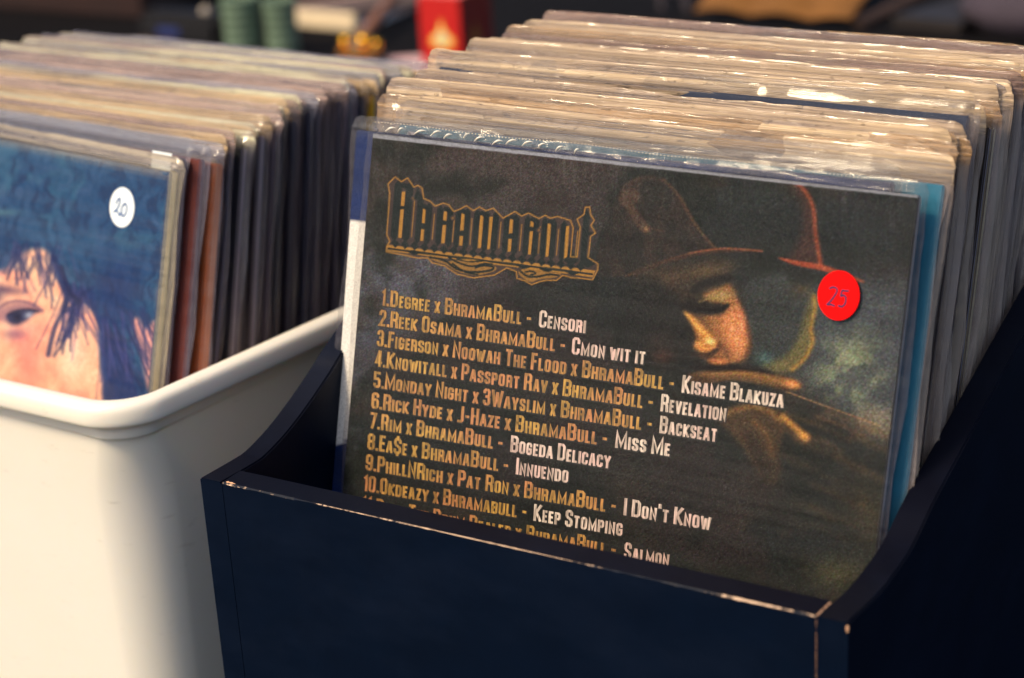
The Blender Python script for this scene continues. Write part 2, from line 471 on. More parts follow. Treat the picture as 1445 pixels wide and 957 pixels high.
def sleeve_mesh(t_, seed, top=0.014, side=0.0075, nx=96, amp=1.0, twist=False):
    """closed bag: front sheet, folded top, back sheet; local x across, z up, y thickness"""
    rg = np.random.RandomState(seed)
    zs = np.concatenate([np.linspace(0.0, JS - 0.03, 9), np.linspace(JS - 0.02, JS, 4), JS + top * np.array([.2, .4, .6, .78, .9, .97, 1.0])])
    xs = np.concatenate([[-1, -.985, -.965, -.945], np.linspace(-.93, .93, nx), [.945, .965, .985, 1]])
    WX = JS / 2 + side
    sL, sR, sT, sC = seed * 7 + 1, seed * 7 + 2, seed * 7 + 3, seed * 7 + 4
    topw = wave(xs, sT, [(0.6, .0020), (1.3, .0012), (2.7, .0005), (5, .00018), (8, .00014), (13, .00005)]) * amp
    tw2 = wave(xs, sC, [(1.1, .0008), (3.3, .0003), (7, .00012), (11, .00005)]) * amp
    edge = wave(xs, sC + 9, [(0.8, .0010), (2.5, .0005), (6, .0003), (12, .0002)]) * amp
    V = []; rim = []; flap = []
    cr = 0.0065
    for sgn in (-1, 1):
        for zi, z in enumerate(zs):
            wl = wave(np.array([z * 4]), sL, [(0.7, .0018), (1.7, .0012), (4, .0005)])[0]
            wr = wave(np.array([z * 4]), sR, [(0.7, .0020), (1.7, .0014), (4, .0006)])[0]
            ex = wave(np.array([z * 5]), sR + 3, [(0.9, .0012), (2.3, .0009), (6, .0004)])[0]
            for xi, s in enumerate(xs):
                x = s * WX
                d = abs(x) - JS / 2
                if d > 0: x += math.copysign(1, x) * (ex * d / side)
                k = sst(JS - .006, JS + top * .6, z)
                zz = z + (edge[xi] * sst(JS, JS + top, z))
                # rounded corners of the bag
                over = max(0.0, abs(s * WX) - (WX - cr))
                zc = (JS + top) - (cr - math.sqrt(max(0, cr * cr - over * over)))
                if zz > zc: zz = zc - (JS + top - z) * 0.02
                th = t_ / 2 + 0.0005
                tt = th
                q = (sst(0.2, 1.0, (z - JS) / top)) if z > JS else 0.0
                tt = th * (1 - q) ** 1.6 + (0.0008 * math.sqrt(max(0, 1 - ((z - JS) / top) ** 2)) + 0.0001) * q if z > JS else th
                if d > 0:
                    e = min(1, d / side)
                    tt = tt * (1 - e) ** 0.7 + 0.00012
                y = sgn * tt + k * topw[xi] + sgn * k * tw2[xi] * 0.6 * (1 - q * .8)
                if d > 0: y += (wl if x < 0 else wr) * min(1, d / side) * 0.75
                if twist and sgn < 0 and JS < z < JS + top:
                    pass
                V.append((x, y, zz))
                rim.append((sst(JS - .004, JS + .004, z))); flap.append((sst(-.003, .003, d)) * (1 - (sst(JS - .002, JS + .004, z))))
    nX, nZ = len(xs), len(zs)
    F = []
    for b in range(2):
        o = b * nX * nZ
        for j in range(nZ - 1):
            for i in range(nX - 1):
                a = o + j * nX + i
                f_ = (a, a + 1, a + nX + 1, a + nX)
                F.append(f_ if b == 0 else f_[::-1])
    # bridge the folded top and the sides
    A = (nZ - 1) * nX
    for i in range(nX - 1):
        F.append((A + i, A + i + 1, nX * nZ + A + i + 1, nX * nZ + A + i))
    me = mesh_of(V, F)
    at = me.attributes.new('rim', 'FLOAT', 'POINT')
    at.data.foreach_set('value', rim)
    me.attributes.new('flap', 'FLOAT', 'POINT').data.foreach_set('value', flap)
    return me

def jacket_mesh(t_, rgb_face, rgb_side):
    me = bevel_box(-JS / 2, JS / 2, -t_ / 2, t_ / 2, 0.0, JS, min(0.0009, t_ * .25), 2)
    return me

def make_record(loc, lean, yaw, roll, t_, seed, face, edge, sl, top=0.014, side=0.0075, amp=1.0, label=None, group=None, jackets=True):
    r = empty('vinyl_record', loc)
    r.rotation_euler = (Matrix.Rotation(yaw, 3, 'Z') @ Matrix.Rotation(-lean, 3, 'X') @ Matrix.Rotation(roll, 3, 'Y')).to_euler()
    tag(r, label, 'record', group)
    me = jacket_mesh(t_, face, edge)
    j = link('jacket', me, [card(face), card(edge)], r)
    for p in me.polygons:
        if abs(p.normal.x) > 0.5 or p.normal.z > 0.5: p.material_index = 1
    if sl is not None:
        link('plastic_sleeve', sleeve_mesh(t_, seed, top, side, amp=amp), sl, r, smooth=True)
    return r

LEAN0 = 0.2945
# ---- the front album --------------------------------------------------------
T1 = 0.0042
TL = np.array([0.0245, 0.1468, 0.1510])
UP = np.array([0, math.sin(LEAN0), math.cos(LEAN0)])
NRM = np.array([0, math.cos(LEAN0), -math.sin(LEAN0)])
base1 = TL + np.array([JS / 2, 0, 0]) - UP * JS + NRM * T1 / 2
front = make_record(tuple(base1), LEAN0, 0, 0, T1, 11, (40, 40, 40), (150, 152, 160), M_FRONT_SLEEVE, top=0.0075, side=0.004,
                    label='front album in the black crate, dark cover with track list and red price sticker')

def print_xy(px, py):
    """where a point measured on the flat cover print lies on the cover: x across from the middle, z up from the base"""
    d = RC @ np.array([(px - 722.5) / CAMP['f'], -(py - 478.5) / CAMP['f'], -1.0])
    k = ((TL0 - CLOC) @ NRM) / (d @ NRM)
    P = CLOC + k * d - TL0
    return P[0] - JS / 2, JS + P @ UP
TL0 = np.array([0.0239, 0.1468, 0.1510])

# cover painting ---------------------------------------------------------------
def catmull(P, n=5, closed=True):
    P = np.array(P, float); N = len(P); out = []
    rng_ = range(N) if closed else range(N - 1)
    for i in rng_:
        g = lambda k: P[(i + k) % N] if closed else P[min(max(i + k, 0), N - 1)]
        a, b, c, d = g(-1), g(0), g(1), g(2)
        for s in range(n):
            u = s / n
            out.append(0.5 * ((2 * b) + (-a + c) * u + (2 * a - 5 * b + 4 * c - d) * u * u + (-a + 3 * b - 3 * c + d) * u ** 3))
    if not closed: out.append(P[-1])
    return np.array(out)

class Painter:
    def __init__(s, X, Y, seed=0):
        s.X, s.Y = X, Y; s.C = np.zeros((len(X), 3)); s.rg = np.random.RandomState(seed)
    def n(s, sc, seed=0, ax=1.0, ay=1.0, oct=3):
        # cheap value noise
        out = np.zeros_like(s.X); a = 1; tot = 0
        for o_ in range(oct):
            rg = np.random.RandomState(seed * 31 + o_); G = rg.rand(257, 257)
            fx = s.X / sc * ax * 2 ** o_ + 50.3; fy = s.Y / sc * ay * 2 ** o_ + 37.7
            ix = np.floor(fx).astype(int); iy = np.floor(fy).astype(int); u = fx - ix; v = fy - iy
            u = u * u * (3 - 2 * u); v = v * v * (3 - 2 * v); ix %= 256; iy %= 256
            out += a * ((G[iy, ix] * (1 - u) + G[iy, ix + 1] * u) * (1 - v) + (G[iy + 1, ix] * (1 - u) + G[iy + 1, ix + 1] * u) * v); tot += a; a *= .5
        return out / tot
    def dist(s, P, closed=True):
        """signed distance (negative inside)"""
        P = np.array(P, float); d = np.full(len(s.X), 1e9); ins = np.zeros(len(s.X), bool)
        N = len(P)
        for i in range(N if closed else N - 1):
            x0, y0 = P[i]; x1, y1 = P[(i + 1) % N]
            ex, ey = x1 - x0, y1 - y0; L = ex * ex + ey * ey + 1e-9
            h = np.clip(((s.X - x0) * ex + (s.Y - y0) * ey) / L, 0, 1)
            dd = (s.X - x0 - h * ex) ** 2 + (s.Y - y0 - h * ey) ** 2
            d = np.minimum(d, dd)
            if closed and y0 != y1:
                c = ((s.Y > y0) != (s.Y > y1)); c &= s.X < (x0 + (s.Y - y0) * ex / (y1 - y0)); ins ^= c
        d = np.sqrt(d)
        return np.where(ins, -d, d) if closed else d
    def mix(s, m, col):
        m = np.clip(m, 0, 1)[:, None]; s.C = s.C * (1 - m) + np.array(col, float) * m
    def poly(s, P, col, soft=3, op=1.0, curve=True, shift=0.0):
        P = catmull(P) if curve else np.array(P, float)
        d = s.dist(P) + shift
        s.mix(op * (1 - smooth(-soft, soft, d)), col)
    def line(s, P, col, w=2, soft=1.5, op=1.0, curve=True):
        P = catmull(P, closed=False) if curve else np.array(P, float)
        d = s.dist(P, False)
        s.mix(op * (1 - smooth(w / 2 - soft / 2, w / 2 + soft, d)), col)
    def blob(s, cx, cy, rx, ry, col, op=1.0, ang=0, pw=1.0):
        c_, s_ = math.cos(math.radians(ang)), math.sin(math.radians(ang))
        dx, dy = s.X - cx, s.Y - cy
        u = (dx * c_ + dy * s_) / rx; v = (-dx * s_ + dy * c_) / ry
        s.mix(op * np.exp(-(u * u + v * v) ** pw), col)

def to_lin(C):
    C = np.clip(C / 255, 0, 1)
    return np.where(C <= 0.04045, C / 12.92, ((C + 0.055) / 1.055) ** 2.4)

def print_sheet(name, parent, xs, zs, paint, y, px_of, mat, gain):
    X, Z = np.meshgrid(xs, zs); X = X.ravel(); Z = Z.ravel()
    PX, PY = px_of(X, Z)
    p = Painter(PX, PY); paint(p)
    V = np.stack([X, np.full_like(X, y), Z], 1)
    nx = len(xs); F = []
    for j in range(len(zs) - 1):
        for i in range(nx - 1):
            a = j * nx + i; F.append((a, a + 1, a + nx + 1, a + nx))
    me = bpy.data.meshes.new('m'); me.from_pydata(V.tolist(), [], F); me.update()
    at = me.color_attributes.new('print', 'FLOAT_COLOR', 'POINT')
    L = to_lin(p.C) * np.array(gain)
    at.data.foreach_set('color', np.concatenate([L, np.ones((len(L), 1))], 1).astype(np.float32).ravel())
    return link(name, me, mat, parent, smooth=True)

def cover_px(X, Z):
    P = TL0[None, :] + np.outer(X + JS / 2, [1, 0, 0]) + np.outer(Z - JS, UP)
    q = (P - CLOC) @ RC
    return 722.5 + CAMP['f'] * q[:, 0] / -q[:, 2], 478.5 - CAMP['f'] * q[:, 1] / -q[:, 2]

def paint_cover(p):
    """p.X, p.Y run over the flat artwork in layout units"""
    k_ = 1.4073
    q = lambda L: [(480 + a / k_, 180 + b_ / k_) for a, b_ in L]
    def poly(L, c, soft=3, op=1.0, curve=True): p.poly(q(L), c, soft / k_, op, curve)
    def line(L, c, w=2, soft=2, op=1.0): p.line(q(L), c, w / k_, soft / k_, op)
    def blob(x, y, rx, ry, c, op=1.0, ang=0, pw=1.0): p.blob(480 + x / k_, 180 + y / k_, rx / k_, ry / k_, c, op, ang, pw)
    nb = p.n(60, 1); nf = p.n(14, 2)
    p.C[:] = (66, 60, 58)
    blob(120, 290, 240, 100, (106, 104, 112), .9); blob(60, 480, 100, 260, (90, 92, 102), .85); blob(330, 60, 280, 90, (78, 66, 62), .7)
    blob(60, 690, 120, 60, (84, 80, 74), .5)
    # the big dark figure
    poly([(1160, 60), (700, 30), (600, 70), (560, 110), (520, 200), (470, 280), (400, 292), (300, 330), (225, 362), (130, 430), (60, 475), (20, 560), (0, 960), (1160, 1000)], (40, 44, 42), 10, .93)
    blob(560, 700, 260, 150, (46, 44, 38), .6); blob(900, 110, 200, 90, (46, 52, 52), .7); blob(430, 420, 200, 110, (46, 46, 44), .5)
    for m_, c_, o_ in ((nb, (60, 52, 44), .7), (p.n(80, 5), (58, 48, 46), .6), (p.n(50, 9), (32, 37, 31), .7)):
        p.mix(smooth(.52, .75, m_) * o_, c_)
    # smoky field at right
    poly([(940, 300), (1040, 300), (1140, 330), (1100, 620), (960, 540), (900, 490), (930, 420)], (82, 86, 90), 40, .85)
    cl = smooth(.38, .62, p.n(26, 12, oct=4)); base = p.C.copy()
    blob(1010, 480, 75, 75, (134, 138, 112), .95, 20, 1.6); blob(1060, 585, 50, 34, (140, 126, 106), .8, 20, 1.5)
    p.C = base + (p.C - base) * (0.25 + 0.75 * cl)[:, None]
    blob(1050, 180, 90, 110, (52, 56, 58), .6)
    # second profile in shade, thin warm rim
    poly([(800, 320), (850, 290), (935, 295), (940, 360), (930, 420), (915, 470), (880, 488), (830, 478), (812, 440)], (66, 70, 68), 12, .85)
    poly([(935, 330), (941, 352), (934, 392), (936, 425), (922, 455), (898, 482), (862, 486), (838, 470), (880, 455), (906, 420), (918, 380)], (126, 112, 68), 11, .75)
    line([(940, 335), (941, 360), (933, 398), (936, 425), (922, 456), (896, 480)], (196, 146, 66), 3, 8, .7)
    blob(840, 458, 18, 13, (92, 132, 128), .5); blob(915, 320, 22, 14, (110, 86, 58), .5)
    # hats
    H1 = [(505, 290), (530, 190), (545, 140), (565, 112), (600, 98), (640, 104), (668, 130), (692, 172), (718, 212), (742, 240), (700, 250), (640, 266), (585, 288)]
    poly(H1, (50, 46, 42), 6, .9)
    ins = (p.dist(catmull(q(H1))) < 0)
    p.mix(smooth(.42, .7, p.n(22, 14, 1, .45)) * ins * .55, (74, 58, 50))
    line([(560, 118), (600, 98), (642, 105)], (84, 62, 50), 3, 8, .6); line([(642, 105), (672, 136), (694, 176), (720, 214), (744, 240)], (112, 80, 58), 2, 6, .75)
    poly([(560, 296), (600, 276), (650, 260), (705, 246), (760, 240), (836, 245), (800, 247), (750, 249), (700, 257), (640, 273), (600, 290)], (80, 58, 46), 3, .85)
    line([(690, 250), (730, 243), (770, 240), (836, 245)], (150, 94, 66), 2.2, 3, .85)
    line([(600, 282), (650, 262), (700, 248)], (104, 72, 54), 1.5, 4, .6)
    poly([(880, 100), (905, 108), (935, 150), (942, 210), (952, 272), (925, 268), (890, 262), (915, 210), (912, 150)], (84, 56, 48), 14, .8)
    line([(892, 102), (918, 122), (937, 158), (942, 210), (952, 270)], (176, 90, 58), 3, 8, .85)
    poly([(868, 258), (905, 264), (955, 272), (1000, 288), (1040, 307), (1000, 300), (955, 284), (905, 274)], (168, 86, 56), 3, .9)
    poly([(880, 276), (950, 288), (1010, 304), (950, 312), (895, 306)], (38, 40, 36), 9, .75)
    # curled badge
    poly([(553, 132), (572, 120), (592, 132), (588, 148), (576, 144), (598, 178), (612, 194), (604, 208), (588, 198), (570, 166), (556, 152)], (92, 72, 60), 4, .8)
    blob(607, 202, 8, 7, (146, 112, 82), .8); line([(612, 200), (640, 206)], (92, 64, 50), 2, 4, .6)
    # face, dark side first
    poly([(585, 292), (650, 268), (768, 262), (776, 300), (792, 335), (806, 385), (812, 430), (804, 458), (780, 470), (700, 470), (650, 430), (610, 370)], (66, 56, 46), 10, .9)
    blob(650, 300, 46, 16, (92, 74, 56), .8, -8); blob(640, 330, 30, 30, (74, 58, 46), .5)
    blob(725, 284, 40, 12, (104, 86, 60), .8, -8)
    # shaded cheek and beard
    poly([(560, 320), (620, 300), (672, 340), (682, 372), (698, 400), (698, 440), (720, 462), (700, 480), (620, 478), (560, 420)], (40, 40, 38), 16, .85)
    blob(640, 452, 22, 18, (96, 62, 50), .65); blob(632, 425, 26, 20, (60, 48, 42), .6)
    # forehead between brow and brim, eyelid, cheek
    poly([(722, 330), (752, 318), (772, 312), (786, 338), (800, 372), (811, 412), (811, 440), (800, 460), (772, 468), (738, 462), (716, 452), (706, 420), (700, 384), (728, 372), (758, 372), (768, 358), (756, 348), (732, 344)], (156, 108, 68), 7, .95)
    poly([(690, 350), (712, 352), (728, 380), (736, 404), (720, 400), (700, 380)], (112, 80, 54), 7, .6)
    blob(752, 333, 26, 10, (156, 140, 92), .85, -6)
    blob(782, 405, 22, 42, (232, 152, 104), .95, -14, 1.3); blob(768, 392, 22, 20, (206, 140, 88), .6)
    blob(796, 380, 8, 30, (240, 150, 116), .5, -14)
    line([(806, 392), (812, 430), (802, 458)], (96, 66, 46), 3, 8, .6)
    # nose
    poly([(682, 362), (694, 370), (716, 390), (736, 412), (746, 430), (740, 442), (716, 444), (702, 436), (704, 424), (716, 420), (700, 396)], (206, 144, 80), 7, .9)
    line([(684, 366), (700, 386), (722, 408), (736, 424)], (244, 182, 100), 4, 7, .7); blob(733, 424, 8, 7, (255, 220, 146), .85)
    blob(722, 438, 12, 5, (196, 130, 66), .8)
    poly([(708, 446), (728, 447), (744, 438), (752, 440), (742, 450), (722, 455)], (60, 42, 32), 4, .85)
    blob(752, 434, 5, 4, (120, 74, 44), .7)
    line([(752, 430), (764, 444), (768, 458)], (104, 70, 48), 3, 7, .6)
    # moustache shade, lips
    blob(728, 455, 26, 5, (74, 54, 40), .85, 8)
    poly([(728, 462), (748, 456), (768, 462), (764, 474), (744, 474)], (186, 118, 72), 5, .8); blob(752, 466, 8, 3, (216, 146, 88), .6)
    # brow, closed eye in its socket
    poly([(694, 322), (712, 306), (742, 296), (772, 292), (778, 302), (752, 308), (722, 318), (704, 330)], (34, 30, 26), 5, .95)
    poly([(672, 356), (690, 340), (716, 344), (740, 352), (764, 352), (758, 364), (730, 370), (704, 368), (686, 366)], (38, 32, 28), 7, .95)
    line([(712, 346), (734, 338), (760, 344), (770, 352)], (150, 128, 84), 3, 4, .6)
    line([(704, 362), (732, 365), (756, 360), (768, 352)], (20, 18, 16), 4, 5, .9)
    # hands
    poly([(688, 492), (730, 480), (790, 478), (850, 488), (890, 496), (912, 508), (908, 519), (880, 520), (840, 512), (780, 502), (730, 508), (700, 510)], (116, 86, 56), 5, .9)
    line([(720, 492), (780, 486), (840, 496), (880, 506)], (168, 124, 72), 6, 9, .7); blob(896, 509, 15, 8, (232, 152, 96), .95, 12)
    poly([(690, 476), (760, 470), (820, 474), (860, 488), (800, 482), (740, 484)], (36, 28, 24), 5, .9)
    blob(716, 500, 26, 10, (74, 54, 38), .7)
    poly([(742, 572), (780, 552), (830, 546), (868, 560), (900, 586), (931, 610), (926, 625), (902, 623), (882, 606), (872, 640), (872, 690), (850, 712), (824, 680), (796, 634), (765, 600)], (86, 66, 46), 9, .85)
    line([(760, 570), (800, 556), (840, 558), (872, 582)], (150, 114, 66), 5, 10, .65); line([(820, 585), (846, 610), (856, 650)], (124, 90, 56), 5, 10, .6)
    line([(878, 574), (902, 596), (924, 614)], (190, 136, 72), 9, 8, .85); blob(918, 614, 11, 8, (216, 156, 84), .9, 30)
    poly([(800, 600), (822, 612), (840, 650), (842, 690), (818, 660)], (56, 44, 34), 8, .7)
    blob(845, 690, 30, 34, (50, 44, 36), .7)
    line([(884, 524), (940, 545), (1010, 570), (1070, 592)], (176, 132, 92), 1.4, 2, .75)
    # folds of the sleeve, lit from the left
    rgc = random.Random(5)
    for i_ in range(26):
        x0 = 900 + rgc.uniform(-20, 120); y0 = 560 + i_ * 9 + rgc.uniform(-8, 8); L_ = rgc.uniform(50, 130)
        c_ = [(120, 88, 58), (96, 74, 50), (140, 98, 64), (34, 34, 30), (40, 36, 32)][i_ % 5]
        line([(x0, y0), (x0 + L_ * .5, y0 + L_ * .16 + rgc.uniform(-4, 6)), (x0 + L_, y0 + L_ * .42)], c_, rgc.uniform(3, 9), rgc.uniform(7, 16), .42 * (1 - i_ / 40))
    blob(1040, 760, 44, 80, (86, 72, 48), .6, -20); blob(1010, 700, 26, 50, (36, 36, 32), .6); blob(840, 740, 60, 36, (66, 54, 46), .45, 30)
    blob(990, 885, 60, 34, (104, 96, 70), .65); blob(600, 820, 60, 40, (66, 56, 50), .4)
    # film drag marks near the top and left edges
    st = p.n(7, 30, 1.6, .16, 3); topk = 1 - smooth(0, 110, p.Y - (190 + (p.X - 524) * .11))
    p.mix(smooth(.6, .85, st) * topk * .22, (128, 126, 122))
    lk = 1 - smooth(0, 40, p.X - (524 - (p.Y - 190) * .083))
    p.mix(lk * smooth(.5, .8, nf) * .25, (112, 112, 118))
    # deep pores of print and fine grit
    p.C *= (0.90 + .20 * p.n(30, 61, oct=4))[:, None]
    lum = p.C.mean(1)
    p.C += (p.rg.randn(len(p.X)) * (4.5 + lum * .085))[:, None] + p.rg.randn(len(p.X), 3) * (2 + lum * .04)[:, None]
    paint_logo(p)
    p.C = 255 * (np.clip(p.C, 0, 255) / 255) ** 1.26 * 1.24
    # worn pale paper edge along the top
    e = p.Y - (190.5 + (p.X - 524) * .10996)
    p.mix(1 - smooth(3.6, 5.2, e + p.n(9, 44) * 1.0), (168, 166, 172))

def paint_logo(p):
    def z(L): return [(480 + a / 3.419, 220 + b / 3.419) for a, b in L]
    GOLD, DK, MID = (176, 132, 66), (36, 46, 44), (82, 68, 64)
    OUT = z([(236, 180), (228, 135), (262, 101), (292, 124), (322, 106), (352, 150), (372, 142), (392, 155), (400, 205), (430, 218), (455, 242), (492, 228), (520, 235), (545, 268), (572, 258), (605, 240), (640, 264), (668, 246), (700, 264), (735, 252), (782, 300), (840, 268), (872, 290), (905, 275), (955, 302), (985, 286), (1010, 300), (1045, 292), (1080, 302), (1108, 312), (1120, 345), (1108, 485), (1140, 488), (1155, 345), (1140, 305), (1172, 282), (1180, 246), (1200, 246), (1205, 284), (1222, 310), (1206, 335), (1228, 372), (1205, 388), (1192, 490), (1240, 520), (1238, 550), (1215, 596), (1110, 586), (1070, 576), (1040, 600), (990, 600), (960, 606), (920, 621), (890, 603), (850, 590), (846, 557), (800, 540), (740, 575), (640, 588), (560, 570), (500, 530), (440, 515), (420, 492), (370, 492), (300, 477), (220, 462), (222, 435), (236, 412), (222, 380)])
    p.poly(OUT, MID, 1.0, .9, curve=False)
    yt = lambda x: 232 + .119 * (x - 430); yb = lambda x: 404 + .126 * (x - 250)
    def bar(x, y0, y1, w, col, tip=0, op=1.0):
        sl = -.083
        q = lambda xx, yy: (xx + sl * (yy - 330), yy)
        P = [q(x - w / 2, y0 + tip * .6), q(x, y0 - tip), q(x + w / 2, y0 + tip * .9), q(x + w / 2, y1 - tip * .6), q(x, y1 + tip), q(x - w / 2, y1 - tip * .9)]
        p.poly(z(P), col, .55, op, curve=False)
    STEMS = ((262, 128), (318, 135), (375, 196), (420, 235), (475, 248), (525, 252), (565, 268), (607, 262), (655, 268), (700, 270), (745, 276), (800, 300), (845, 290), (900, 298), (943, 306), (985, 304), (1027, 314), (1078, 322), (1112, 440), (1182, 300))
    for x in (346, 447, 545, 630, 772, 872, 964, 1052, 1145):
        bar(x, (yt(x) + 44) if x > 400 else 200, yb(x) - 24, 5, GOLD, op=.8)
    for x, y0 in STEMS:
        bar(x, y0, yb(x) - 8, 37 if x < 340 else 30, DK, 13)
    for x in (290, 397, 500, 586, 677, 722, 822, 921, 1006, 1096):
        bar(x, (yt(x) + 26) if x > 400 else 172 + (x > 350) * 70, yb(x) - 14, 15, GOLD)
    # cross strokes that tie the stems into letters
    for x, y, w_, sl_ in ((290, 248, 26, 10), (397, 338, 26, 16), (500, 322, 26, 12), (586, 372, 24, 14), (822, 386, 24, 14), (921, 352, 26, 12)):
        p.poly(z([(x - w_, y), (x - 4, y - sl_), (x + w_, y - 2), (x + w_, y + 8), (x + 2, y + sl_), (x - w_, y + 10)]), DK, .6, 1, curve=False)
    for x, y in ((350, 205), (540, 300), (955, 358)):
        p.poly(z([(x - 16, y), (x, y - 16), (x + 18, y), (x, y + 16)]), MID, .8, 1, curve=False); p.blob(480 + x / 3.419, 220 + y / 3.419, 1.6, 1.6, GOLD, .8)
    for x in (318, 420, 525, 607, 700, 845, 943, 1027):      # pointed shoulders
        y = (yt(x) + 4) if x > 400 else 132
        p.poly(z([(x - 44, y + 22), (x - 22, y - 4), (x, y + 4), (x + 16, y + 26), (x - 4, y + 30), (x - 26, y + 16)]), DK, .6, 1, curve=False)
    p.poly(z([(350, 205), (372, 150), (390, 200), (372, 215)]), DK, .8, 1, curve=False)
    p.poly(z([(1165, 300), (1186, 252), (1205, 302), (1186, 318)]), DK, .8, 1, curve=False)
    p.poly(z([(1180, 360), (1220, 372), (1185, 388)]), DK, .8, 1, curve=False)
    p.poly(z([(1070, 500), (1120, 470), (1150, 505), (1110, 528)]), DK, .8, 1, curve=False); p.poly(z([(1150, 512), (1190, 485), (1228, 520), (1190, 540)]), DK, .8, 1, curve=False)
    # baseline band with points
    p.poly(z([(222, 428), (1228, 553), (1215, 585), (226, 458)]), GOLD, .8, .95, curve=False)
    p.line(z([(230, 447), (1212, 570)]), DK, 2.6, .8, 1, curve=False)
    x = 262
    while x < 1190:
        y = yb(x) + 14; p.poly(z([(x - 22, y), (x, y + 24), (x + 22, y + 6), (x, y - 20)]), DK, .7, 1, curve=False); x += 47
    for a, b in ((352, 465), (880, 533), (990, 548), (1115, 562)):
        p.poly(z([(a - 34, b - 4), (a, b - 12), (a + 34, b + 4), (a, b + 14)]), DK, .7, 1, curve=False)
    # scrollwork under the band
    p.blob(480 + 500 / 3.419, 220 + 505 / 3.419, 1, 1, GOLD, 0)
    p.poly(z([(430, 490), (470, 492), (500, 512), (560, 500), (640, 498), (730, 525), (750, 548), (700, 568), (640, 575), (560, 556), (510, 525), (450, 505)]), GOLD, 1.2, .75)
    for L, w in (([(430, 488), (500, 505), (560, 545), (640, 560), (720, 552), (735, 535), (690, 528), (650, 538)], 2.6), ([(520, 490), (580, 520), (640, 532), (690, 520), (730, 522)], 2.2),
                 ([(540, 520), (600, 560), (660, 572)], 2), ([(560, 498), (620, 510), (700, 505)], 1.6)):
        p.line(z(L), DK, w, .8, 1)
    p.poly(z([(855, 560), (880, 545), (930, 545), (1000, 560), (1060, 566), (1040, 585), (960, 595), (920, 608), (880, 590)]), GOLD, 1.2, .75)
    for L, w in (([(865, 555), (900, 580), (950, 582), (1000, 572), (1050, 575)], 2.4), ([(890, 560), (920, 556), (940, 566), (915, 574)], 1.8)):
        p.line(z(L), DK, w, .8, 1)
    p.line(OUT + [OUT[0]], GOLD, 1.25, .9, .95, curve=False)

XS = np.linspace(-JS / 2 + .0006, JS / 2 - .0006, 560)
ZS = np.concatenate([[0.001, 0.05], np.linspace(JS - 0.212, JS - 0.0002, 410)])
print_sheet('cover_print', front, XS, ZS, paint_cover, -T1 / 2 - 0.00025, cover_px, M_PRINT, np.array([.60, .64, .68]))

